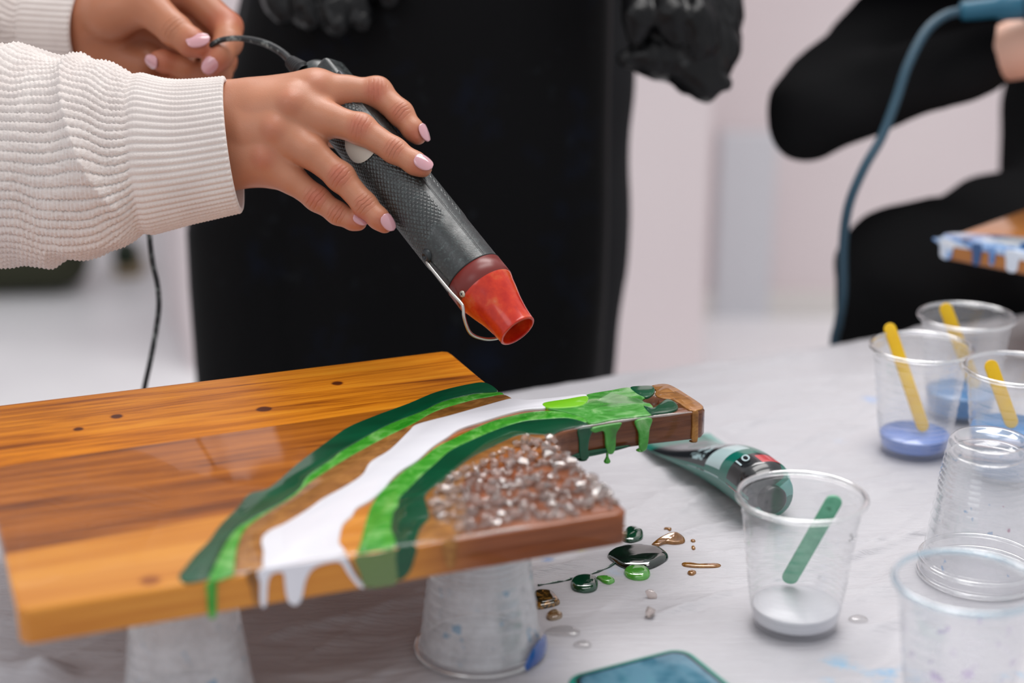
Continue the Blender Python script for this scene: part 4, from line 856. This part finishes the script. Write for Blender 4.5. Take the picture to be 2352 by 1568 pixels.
lpalm = [(P(-10, 62, 1.22), P(200, 52, 1.205), .020, .022), (P(200, 50, 1.205), lix[1][0], .024, .012), (P(200, 60, 1.205), lmd[1][0], .024, .013), (P(210, 85, 1.205), lrg[1][0], .022, .013), (P(220, 105, 1.205), lpk[1][0], .020, .012), (P(200, 40, 1.195), lth[0][0], .021, .017), (P(260, 130, 1.200), P(330, 150, 1.196), .016, .014)]
HV, HF = hand_mesh(lpalm, [lth, lix, lmd, lrg, lpk], h=0.0013)
spots = [(j[k_][0], r_, w_) for j, k_, r_, w_ in ((lth, 4, .02, .5), (lix, 2, .022, .6), (lix, 5, .016, .6), (lmd, 5, .016, .5), (lmd, 2, .02, .4))]
creases = [(lth[2][0]-FW*0.008, fr(lth, 1), .011, .0034)]
hand2 = obj('hand', HV, HF, skin('skin_left_shaded', pe_loc, spots, S(176, 116, 86), red, creases), lady); hand2['label'] = 'left hand pinching the cord'  # base darker than the right hand: shade put into the skin colour
nail(tipc(lth, 0.0016), RT*0.9+UP*0.22, RT*0.06+UP*0.42-FW*0.90, .0165, .0112, .0088, hand2)
nail(tipc(lix, 0.0010), -RT*0.62-UP*0.72, -RT*0.12-UP*0.18-FW*0.95, .0125, .0100, .0074, hand2)
nail(tipc(lmd, 0.0004), -RT*0.9-UP*0.15+UP*0.3, -RT*0.62-UP*0.28-FW*0.74, .0125, .0092, .0066, hand2)

m_ = Mat('cream_knit', S(228, 218, 213), 0.85, Sheen_Weight=0.25, Sheen_Roughness=0.5); st = m_.coord(kind='st')
v1 = m_.noise(m_.coord(), 40, 3); m_.col(m_.ramp(v1, [(0.3, S(222, 211, 206)), (0.7, S(232, 223, 218))])); m_.bump(m_.noise(m_.coord(), 900, 3, 0.7), 0.0006, 0.6); M_knit = m_.m
def sleeve(name, pts, D, ratio, tilt, cuff_from, ribs, lab, seed, nt=480, step=0.0008, fold=1.0):
    """pts: (x, y, half height in picture points) along the arm, cuff at the end."""
    p = np.asarray(pts, float); Dv = p[:, 3] if p.shape[1] > 3 else np.full(len(p), D)
    cen = np.array([P(x, y, d) for (x, y), d in zip(p[:, :2], Dv)]); hh = p[:, 2]*Dv/FPX
    dense = catmull(np.concatenate([cen, hh[:, None]], 1), 30); L = np.concatenate([[0], np.cumsum(np.linalg.norm(np.diff(dense[:, :3], axis=0), axis=1))])
    n = int(L[-1]/step); t = np.linspace(0, L[-1], n); c = np.stack([np.interp(t, L, dense[:, i]) for i in range(3)], 1); r = np.interp(t, L, dense[:, 3])
    tan = nrm(c[-1]-c[0]); e1 = nrm(UP-tan*np.dot(UP, tan)); e2 = np.cross(tan, e1); e2 = e2 if np.dot(e2, -FW) > 0 else -e2
    xs = p[:, 0]; tc = np.interp(cuff_from, xs, np.interp(np.linspace(0, 1, len(xs)), np.linspace(0, 1, len(L)), L)) if xs[0] < xs[-1] else L[-1]*0.7
    th = np.linspace(0, 2*np.pi, nt, endpoint=False); T_, H_ = np.meshgrid(t, th, indexing='ij'); cuff = sstep(tc-0.003, tc+0.003, T_)
    wv = H_ + (1-cuff)*0.085*(vnoise(T_*45, H_*1.3, seed)-0.5)*2
    ph = wv*ribs/(2*np.pi); rib = np.abs(np.cos(np.pi*ph)); row = np.floor(ph+0.5)
    stp = 0.5+0.5*np.cos(2*np.pi*(T_/0.0027 + 0.5*(row % 2)))
    body = 0.0016*rib**0.7*(0.35+0.65*stp) - 0.0011*(rib < 0.32)*(1-stp) + 0.0007*(vnoise(T_*700, H_*70, 4)-0.5)
    cu = 0.0013*rib**0.7 + 0.00025*np.cos(2*np.pi*T_/0.0022)*rib
    d = body*(1-cuff)+cu*cuff
    rel = (T_-tc)
    fo = (0.0062*(1-np.abs(2*vnoise(T_*30+0.9*np.cos(H_-0.6), H_*0.55+seed, seed)-1))**2 + 0.0050*(vnoise(T_*62+np.sin(H_)*0.8, H_*0.9, seed+3)-0.5))*fold
    d = d + fo*(1-cuff)*sstep(0.0, -0.012, rel) - 0.0022*np.exp(-(rel/0.004)**2) + 0.0012*(vnoise(T_*40, H_*2.2, seed+5)-0.5)*cuff
    rv = r[:, None]*np.cos(H_)*1.0; dv = r[:, None]*ratio*np.sin(H_); nrmx = np.cos(H_); nrmy = np.sin(H_)
    sh = -tilt*np.cos(H_)*sstep(tc-0.05, L[-1], T_)
    Pn = c[:, None, :] + (rv+d*nrmx)[..., None]*e1 + (dv+d*nrmy)[..., None]*e2 + sh[..., None]*tan
    ends = []
    for k_, (dr, dt) in enumerate(((-0.0006, 0.0009), (-0.0018, 0.0009), (-0.0028, 0.0), (-0.0032, -0.008), (-0.0036, -0.03))):
        fsc = 1+dr/r[-1]; ends.append(c[-1]+tan*dt + ((rv[-1]*fsc)[:, None]*e1 + (dv[-1]*fsc)[:, None]*e2 + sh[-1][:, None]*tan))
    V = np.concatenate([Pn.reshape(-1, 3), np.concatenate(ends)]); n2 = n+len(ends)
    o = obj(name, V, grid_faces(n2, nt, False, True), M_knit, lady); o['label'] = lab; return o
sleeve('sweater_sleeve', [(-260, 350, 262), (-150, 350, 256), (0, 355, 240), (120, 361, 232), (250, 361, 208), (315, 354, 188), (420, 350, 162), (534, 333, 153)], 1.066, 0.66, 0.0042, 318, 64, 'cream knit sleeve of the right arm, ribbed cuff', 3)
sleeve('sweater_sleeve', [(-320, 20, 140, 1.25), (-200, 30, 135, 1.24), (-60, 40, 128, 1.23), (40, 46, 118, 1.22), (110, 50, 112, 1.215), (212, 56, 110, 1.200)], 1.22, 0.95, -0.002, 90, 52, 'cream knit sleeve of the left arm', 9, nt=320, step=0.0012)

def torso_fn(X):  # out-of-frame body of the sweater wearer, added to shade the left arm
    d = smin(cap(X, P(-270, -260, 1.44), P(-470, 560, 1.50), .135, .130), cap(X, P(-470, 560, 1.50), P(-470, 860, 1.52), .130, .140), 0.04)
    d = smin(d, cap(X, P(-470, -330, 1.27), P(-250, 345, 1.08), .070, .052), 0.03)
    d = smin(d, cap(X, P(-250, -330, 1.50), P(-310, 15, 1.262), .060, .036), 0.03)
    return smin(d, cap(X, P(-420, -420, 1.30), P(-200, -420, 1.52), .075, .070), 0.05)
lo_, hi_ = bounds([P(-270, -260, 1.44), P(-470, 860, 1.52), P(-470, -330, 1.27), P(-250, 345, 1.08), P(-200, -420, 1.52), P(-420, -420, 1.30)], 0.17)
V, F = nets(torso_fn, lo_, hi_, 0.008, 2); obj('torso', V, F, M_knit, lady)['label'] = 'cream knit body of the sweater'
hb_ = P(-470, 860, 1.52)
def legs_fn(X):
    d = None
    for s_ in (-1, 1):
        a = hb_+[0.075*s_-0.03, 0, -0.02]; b = np.array([a[0], a[1]+0.02, ZF+0.09]); q = smin(cap(X, a, b, .088, .046), cap(X, b+[0, .02, -.05], b+[0.02, -.12, -.055], .038, .032), 0.02); d = q if d is None else smin(d, q, 0.02)
    return np.maximum(d, -(X[..., 2]-ZF-0.002))
V, F = nets(legs_fn, [hb_[0]-0.28, hb_[1]-0.25, ZF-0.02], [hb_[0]+0.22, hb_[1]+0.2, hb_[2]+0.10], 0.010, 2); obj('trousers', V, F, simple('cloth_denim_dark', S(44, 46, 54), 0.85), lady)

# ================================================================== standing person in a black apron and gloves
m_ = Mat('apron_black', S(12, 12, 14), 0.7, Specular_IOR_Level=0.12); v = m_.coord()
sm_ = m_.n('MapRange', {'Value': m_.noise(v, 16, 4, 0.6), 'From Min': 0.58, 'From Max': 0.74}).outputs[0]
sm2 = m_.n('MapRange', {'Value': m_.noise(m_.coord(loc=(4, 2, 1)), 30, 3, 0.6), 'From Min': 0.64, 'From Max': 0.76}).outputs[0]
c = m_.mix(sm_, S(12, 12, 14), S(14, 20, 34)); c = m_.mix(m_.math('MULTIPLY', sm2, 0.45), c, S(44, 50, 56)); m_.col(c); m_.bump(m_.noise(v, 700, 3), 0.0006, 0.3); M_apron = m_.m
M_blackcloth = simple('cloth_black', S(16, 17, 19), 0.9); M_greycloth = simple('cloth_charcoal', S(52, 52, 54), 0.9, Specular_IOR_Level=0.1); M_softblack = simple('cloth_soft_black', S(34, 34, 36), 0.9)
m_ = Mat('nitrile_black', S(10, 10, 12), 0.30, Specular_IOR_Level=0.28); m_.bump(m_.noise(m_.coord(), 260, 3), 0.0012, 0.35); M_glove = m_.m
ED = [(-900, 690, 1380, 1375), (-500, 640, 1420, 1390), (-150, 600, 1445, 1400), (0, 575, 1449, 1402), (180, 528, 1450, 1402), (350, 480, 1447, 1402), (540, 410, 1448, 1405), (700, 408, 1444, 1402), (870, 410, 1432, 1394), (1050, 412, 1420, 1384), (1500, 430, 1400, 1365)]
pa_loc = [P(950, 800, 1.62)[0], 1.60, ZF]
worker = empty('person', pa_loc, 'person in a black apron and black gloves standing behind the table', 'person')
def rows(n, key):
    e = np.array(ED, float); y = np.linspace(e[0, 0], e[-1, 0], n); return y, np.interp(y, e[:, 0], e[:, 1]), np.interp(y, e[:, 0], e[:, key])
ya, la, ra_ = rows(90, 3); na_ = 70; V = []
for lay in (0, 1):
    for y, l, r in zip(ya, la, ra_):
        a = P(l, y, 1.535); b = P(r, y, 1.535); a = a*[1, 1, 1]; uu = np.linspace(0, 1, na_)
        q = a+(b-a)*uu[:, None]; zb = q[:, 2]; bul = 0.075*np.sqrt(np.clip(1-(2*uu-1)**2, 0, 1))
        fo = 0.010*(vnoise(uu*7+zb*0.8, zb*1.4, 3)-0.5)+0.004*(vnoise(uu*22+zb*2, zb*2.4, 5)-0.5)
        q[:, 1] = 1.50 - bul + fo + lay*0.003 + 0.03*(2*uu-1)**2; V.append(q)
k = 90*na_; g = grid_faces(90, na_); rimi = [i*na_ for i in range(90)]+[89*na_+j for j in range(1, na_)]+[i*na_+na_-1 for i in range(88, -1, -1)]+[j for j in range(na_-2, 0, -1)]
F = g.tolist()+(g[:, ::-1]+k).tolist()+[[rimi[i], rimi[(i+1) % len(rimi)], rimi[(i+1) % len(rimi)]+k, rimi[i]+k] for i in range(len(rimi))]
o = obj('apron', np.concatenate(V), F, M_apron, worker); o['label'] = 'black apron with faint paint smears'
def W3(x, y, D): return P(x, y, D)
shR, shL = P(1375, -960, 1.66), P(660, -960, 1.66)
def body_fn(X):
    d = None; parts_ = []
    cx = [(-960, .17, 1.66), (-500, .185, 1.66), (0, .168, 1.66), (420, .180, 1.66), (860, .186, 1.66)]
    ctr = []
    e = np.array(ED, float)
    for y in (-900, -500, -150, 180, 540, 870):
        l = np.interp(y, e[:, 0], e[:, 1])+8; r = np.interp(y, e[:, 0], e[:, 2])
        a, b = P(l, y, 1.63), P(r, y, 1.63); ctr.append(((a+b)/2, np.linalg.norm(b-a)/2))
    for (c1_, r1), (c2_, r2) in zip(ctr[:-1], ctr[1:]):
        # flattened capsule: shrink the depth axis
        Y = X.copy(); f_ = 1.75; Y[..., 1] = (X[..., 1]-1.64)*f_+1.64
        a, b = c1_.copy(), c2_.copy(); a[1] = b[1] = 1.64; q = cap(Y, a, b, r1, r2)/1.2; d = q if d is None else smin(d, q, 0.02)
    hipL, hipR = ctr[-1][0]+[-0.085, 0, -0.06], ctr[-1][0]+[0.085, 0, -0.06]; hipL[1] = hipR[1] = 1.64
    for hp_ in (hipL, hipR):
        s_ = 1 if hp_ is hipR else -1; kn_ = np.array([hp_[0]+0.01*s_, 1.62, -0.28]); an = np.array([hp_[0]+0.015*s_, 1.66, ZF+0.09])
        d = smin(d, cap(X, hp_, kn_, .088, .062), 0.03); d = smin(d, cap(X, kn_, an, .062, .045), 0.02); d = smin(d, cap(X, an+[0, 0.02, -0.05], an+[0.01*s_, -0.13, -0.055], .040, .034), 0.02)
    for sh, el_, wr in ((shR, P(1640, -430, 1.58), P(1650, -95, 1.42)), (shL, P(540, -460, 1.58), P(720, -130, 1.43))):
        d = smin(d, cap(X, sh, el_, .058, .046), 0.03); d = smin(d, cap(X, el_, wr, .046, .031), 0.02)
    d = smin(d, cap(X, (shR+shL)/2+[0, 0, .02], (shR+shL)/2+[0, 0, .10], .06, .05), 0.05)
    return np.maximum(d, -(X[..., 2]-ZF-0.002))
V, F = nets(body_fn, [-0.45, 1.35, ZF-0.02], [0.42, 1.86, 1.32], 0.0105, 2)
obj('body', V, F, M_greycloth, worker)['label'] = 'charcoal clothes under the apron'
def glove(bulk, fing, seed, name='glove', lab=None):
    def fn(X):
        d = None
        for a, b, r1, r2 in bulk: q = cap(X, a, b, r1, r2); d = q if d is None else smin(d, q, 0.014)
        fd = None
        for js in fing: q = finger_f(X, js, 0.008); fd = q if fd is None else smin(fd, q, 0.003)
        d = smin(d, fd, 0.008)
        return d + 0.0052*(vnoise(X[..., 0]*95+X[..., 2]*25, X[..., 2]*38, X[..., 1]*70+seed)-0.5) + 0.0016*(np.abs(2*vnoise(X[..., 0]*160, X[..., 2]*75, X[..., 1]*160+seed)-1)-0.5)
    pts = [q for a, b, _, _ in bulk for q in (a, b)]+[p for js in fing for p, r in js]; lo, hi = bounds(pts, 0.05)
    V, F = nets(fn, lo, hi, 0.0017, 2); o = obj(name, V, F, M_glove, worker)
    if lab: o['label'] = lab
glove([(P(1640, -110, 1.42), P(1618, 40, 1.41), .027, .029), (P(1618, 40, 1.41), P(1612, 136, 1.40), .029, .024), (P(1580, 60, 1.41), P(1545, 125, 1.40), .024, .022), (P(1560, 40, 1.41), P(1490, 90, 1.40), .022, .016)],
      [[J(1640, 110, 1.40, .024), J(1600, 165, 1.392, .0185), J(1620, 196, 1.388, .0120), J(1662, 190, 1.388, .0080)], [J(1600, 140, 1.40, .020), J(1500, 130, 1.392, .0150), J(1440, 134, 1.388, .0085)],
       [J(1590, -30, 1.40, .017), J(1600, 50, 1.376, .0170), J(1610, 100, 1.374, .0140)], [J(1530, -40, 1.40, .016), J(1540, 40, 1.374, .0155), J(1556, 82, 1.374, .0112)], [J(1470, -30, 1.40, .014), J(1468, 40, 1.374, .0130), J(1464, 76, 1.376, .0100)]], 2, 'glove', 'crumpled black glove hanging at the right')
glove([(P(716, -140, 1.43), P(735, -40, 1.42), .028, .032), (P(690, -60, 1.42), P(790, -60, 1.42), .026, .026)],
      [[J(655, -50, 1.42, .014), J(640, 0, 1.40, .0125), J(650, 30, 1.395, .0095)], [J(710, -50, 1.42, .0145), J(700, 15, 1.395, .0130), J(712, 48, 1.39, .0100)], [J(770, -50, 1.42, .0145), J(768, 20, 1.395, .0130), J(776, 56, 1.39, .0100)],
       [J(820, -50, 1.42, .014), J(826, 10, 1.40, .0125), J(830, 46, 1.395, .0095)], [J(800, -90, 1.41, .016), J(870, -50, 1.395, .0125), J(896, -10, 1.39, .0100)]], 5, 'glove', 'black glove at the top of the apron')

# ================================================================== seated person at right with a blue heat gun
sl_ = P(2300, 800, 1.75); sitter = empty('person', [sl_[0], sl_[1], ZF], 'person in black clothes seated behind the right side of the table', 'person')
def sit_fn(X):
    el_, wr = P(1858, 256, 1.55), P(2262, 134, 1.50)
    d = smin(cap(X, el_, wr, .0425, .0300), cap(X, el_, P(2240, -70, 1.68), .0430, .058), 0.012)
    d = smin(d, cap(X, P(2240, -70, 1.68), P(2380, -180, 1.74), .058, .075), 0.03)
    d = smin(d, cap(X, P(2640, -120, 1.80), P(2620, 430, 1.80), .150, .142), 0.03)
    d = smin(d, cap(X, P(2500, -200, 1.80), P(2800, -200, 1.80), .09, .09), 0.05)
    kn_ = P(2095, 640, 1.58); d = smin(d, cap(X, P(2560, 520, 1.78), kn_, .098, .066), 0.03)
    d = smin(d, cap(X, kn_, P(1985, 980, 1.66), .062, .050), 0.03); an = P(1985, 980, 1.66); an2 = np.array([an[0]+0.02, an[1]+0.12, ZF+0.08])
    d = smin(d, cap(X, an, an2, .050, .040), 0.02); d = smin(d, cap(X, an2+[0, 0, -.04], an2+[-.02, -.13, -.045], .038, .032), 0.02)
    k2 = P(2430, 770, 1.70); d = smin(d, cap(X, P(2700, 540, 1.78), k2, .098, .068), 0.03); b2 = k2+[0.02, 0.12, -0.42]; b2[2] = ZF+0.08
    d = smin(d, cap(X, k2, b2, .062, .040), 0.03); d = smin(d, cap(X, b2+[0, 0, -.04], b2+[0, -.13, -.045], .038, .032), 0.02)
    d = d + 0.016*(vnoise(X[..., 0]*22, X[..., 2]*30, X[..., 1]*22)-0.5)*sstep(0.42, 0.30, X[..., 2])
    return np.maximum(d, -(X[..., 2]-ZF-0.002))
V, F = nets(sit_fn, [0.20, 1.36, ZF-0.02], [1.02, 2.08, 1.10], 0.0085, 3)
m_ = Mat('cloth_sitter', S(18, 18, 20), 0.95, Specular_IOR_Level=0.0); v = m_.coord(kind='Object'); sz = m_.n('SeparateXYZ', {0: v}).outputs['Z']
m_.col(m_.mix(m_.n('MapRange', {'Value': sz, 'From Min': 0.95, 'From Max': 1.02, 'To Min': 1, 'To Max': 0}).outputs[0], S(6, 6, 7), S(30, 30, 31)))
obj('body', V, F, m_.m, sitter)['label'] = 'black top and charcoal trousers'
hp1 = [(P(2225, 144, 1.505), P(2340, 112, 1.49), .0245, .0225), (P(2340, 112, 1.49), P(2440, 84, 1.48), .026, .030)]
hf = [[J(2440, 60, 1.48, .013), J(2470, 0, 1.45, .011), J(2430, -20, 1.44, .009)], [J(2460, 80, 1.48, .013), J(2500, 20, 1.45, .011), J(2460, 0, 1.44, .009)], [J(2470, 100, 1.48, .013), J(2520, 50, 1.45, .011), J(2480, 30, 1.44, .009)], [J(2460, 120, 1.48, .012), J(2520, 90, 1.455, .010), J(2490, 70, 1.445, .008)], [J(2400, 70, 1.475, .015), J(2420, 10, 1.455, .011), J(2440, -30, 1.45, .009)]]
V, F = hand_mesh(hp1, hf, 0.0022, pad=0.04); obj('hand', V, F, simple('skin_sitter', S(222, 172, 150), 0.5), sitter)
bA, bB = P(2205, 26, 1.462), P(2520, -6, 1.44); bx = nrm(bB-bA); BLn = np.linalg.norm(bB-bA)
bg_ = empty('heat_gun', bA, 'blue teal heat gun held by the seated person at the top right', 'heat gun')
M_bluegun = simple('gun_blue', S(28, 96, 122), 0.35)
obj('gun_body', *lathe([(0.0001, 0), (0.0070, 0.0), (0.0085, 0.003), (0.0090, 0.030), (0.0120, 0.034), (0.0128, 0.050), (0.0128, BLn*0.9), (0.0110, BLn), (0.0001, BLn)], 40, bA, bx), M_bluegun, bg_)
obj('collar_ring', *lathe([(0.0130+0.0016*math.cos(a), 0.055+0.0022*math.sin(a)) for a in np.linspace(0, 2*np.pi, 9)[:-1]], 40, bA, bx, closed=True), simple('gun_blue_dark', S(14, 62, 84), 0.35), bg_)
bc = catmull([bA+bx*0.004, P(2170, 36, 1.455), P(2125, 74, 1.445), P(2085, 150, 1.435), P(2058, 230, 1.43), P(2025, 315, 1.425), P(1985, 385, 1.42), P(1950, 470, 1.425), P(1937, 560, 1.445), P(1936, 670, 1.475), P(1926, 740, 1.50), P(1916, 790, 1.515), P(1920, 900, 1.53), P(1930, 1200, 1.56)], 8)
V, F = tube_mesh(bc, 0.0042, 12); obj('power_cord', V, F, simple('cord_blue', S(40, 74, 92), 0.5), bg_)

# the seated person's board at the right edge
q0, q1, q2 = Z(2162, 547, ZT), Z(2350, 583, ZT), Z(2350, 518, ZT); f1 = nrm(q1-q0); f2 = nrm(np.array([-f1[1], f1[0], 0])); f2 = f2 if np.dot(f2, q2-q0) > 0 else -f2
b2o = q0+f1*0.12+f2*0.08; b2 = empty('serving_board', [b2o[0], b2o[1], ZB], 'wooden board with blue and white resin in front of the seated person', 'serving board', math.atan2(f1[1], f1[0]))
W_far = wood('wood_tan', [(0.3, S(140, 82, 36)), (0.5, S(186, 118, 58)), (0.7, S(206, 142, 78))])
cn = q0+f1*0.13+f2*0.10; cn[2] = (ZT+ZB)/2
V, F = box(cn, 0.26, 0.20, ZT-ZB, math.atan2(f1[1], f1[0]), 0.004); obj('wooden_slab', V, F, W_far, b2)
m_ = Mat('resin_blue_white', BLACK, 0.15, Coat_Weight=1.0); m_.col(m_.ramp(m_.noise(m_.coord((1, 1, 1)), 26, 4, 0.6, 1.5), [(0.36, S(20, 62, 112)), (0.44, S(86, 138, 204)), (0.52, S(168, 200, 240)), (0.60, S(236, 240, 248))])); M_bw = m_.m
def q_(a, b): return q0+f1*a+f2*b
def wavy(pts): return np.array([q_(a, b) for a, b in catmull(pts, 5, True)])
V, F = prism(wavy([(0.002, 0.003), (0.06, 0.001), (0.13, 0.002), (0.20, 0.001), (0.255, 0.004), (0.255, 0.06), (0.20, 0.055), (0.14, 0.07), (0.09, 0.052), (0.05, 0.045), (0.02, 0.030), (0.003, 0.02)]), NZ, 0.0016, 0.0006); obj('resin_band', V, F, M_bw, b2)['label'] = 'blue and white marbled resin'
for i, (a, wd, ln, mm) in enumerate([(0.006, .014, .0165, M_bw), (0.034, .009, .0165, simple('resin_navy', S(60, 92, 140), 0.12)), (0.048, .006, .014, M_bw), (0.066, .013, .0165, simple('resin_white_blue', S(226, 234, 246), 0.12)), (0.086, .011, .0165, simple('resin_white_blue', S(206, 222, 244), 0.12)), (0.110, .010, .0165, M_bw), (0.15, .009, .017, M_bw)]):
    pts = [(a-wd/2, 0.001), (a+wd/2, 0.001), (a+wd*0.42, -ln*0.5), (a+wd*0.36, -ln*0.9), (a, -ln*1.04), (a-wd*0.36, -ln*0.9), (a-wd*0.42, -ln*0.5)]
    w = np.array([q0+f1*x-f2*0.0002+NZ*z for x, z in catmull(pts, 4, True)]); V, F = prism(w, -f2, 0.0016, 0.0007); obj('drip', V, F, mm, b2)
w = np.array([q0+f1*x-f2*0.0002+NZ*z for x, z in catmull([(0.003, 0.0005), (0.13, 0.0005), (0.255, 0.0005), (0.255, -0.004), (0.2, -0.006), (0.15, -0.003), (0.10, -0.006), (0.05, -0.004), (0.003, -0.005)], 4, True)]); V, F = prism(w, -f2, 0.0012, 0.0005); obj('resin_band', V, F, M_bw, b2)
cs2 = q0+f1*0.14+f2*0.045; cup(0, 0, M_cup_frost, M_rim, 'frosted upturned cup under the blue resin board at right', True, at=[cs2[0], cs2[1], 0], group='upturned cups under the far board')

# ================================================================== dark things on the floor far left
bgp = Z(50, 690, ZF); bag = empty('duffel_bag', bgp, 'dark olive bag lying on the white floor at far left', 'bag')
V, F = box(bgp+[-0.06, 0.10, 0.105], 0.42, 0.20, 0.20, 0.1, 0.07); M_bag = simple('bag_olive', S(44, 46, 26), 0.8); obj('bag_body', V, F, M_bag, bag)
obj('strap', *tube_mesh(catmull([bgp+[-0.18, 0.02, 0.14], bgp+[-0.14, 0.0, 0.24], bgp+[-0.02, 0.0, 0.25], bgp+[0.02, 0.02, 0.14]], 8), 0.010, 10), simple('strap_dark', S(26, 26, 20), 0.8), bag)
shp = Z(226, 640, ZF); sh = empty('slipper', shp, 'small dark green slipper with tan sole on the floor beside the bag', 'shoe')
V, F = box(shp+[0.06, 0.10, 0.012], 0.075, 0.19, 0.024, 0.2, 0.010); obj('sole', V, F, simple('sole_tan', S(150, 132, 104), 0.8), sh)
V, F = box(shp+[0.06, 0.07, 0.052], 0.068, 0.11, 0.060, 0.2, 0.025); obj('upper', V, F, simple('upper_dark_green', S(30, 44, 28), 0.8), sh)
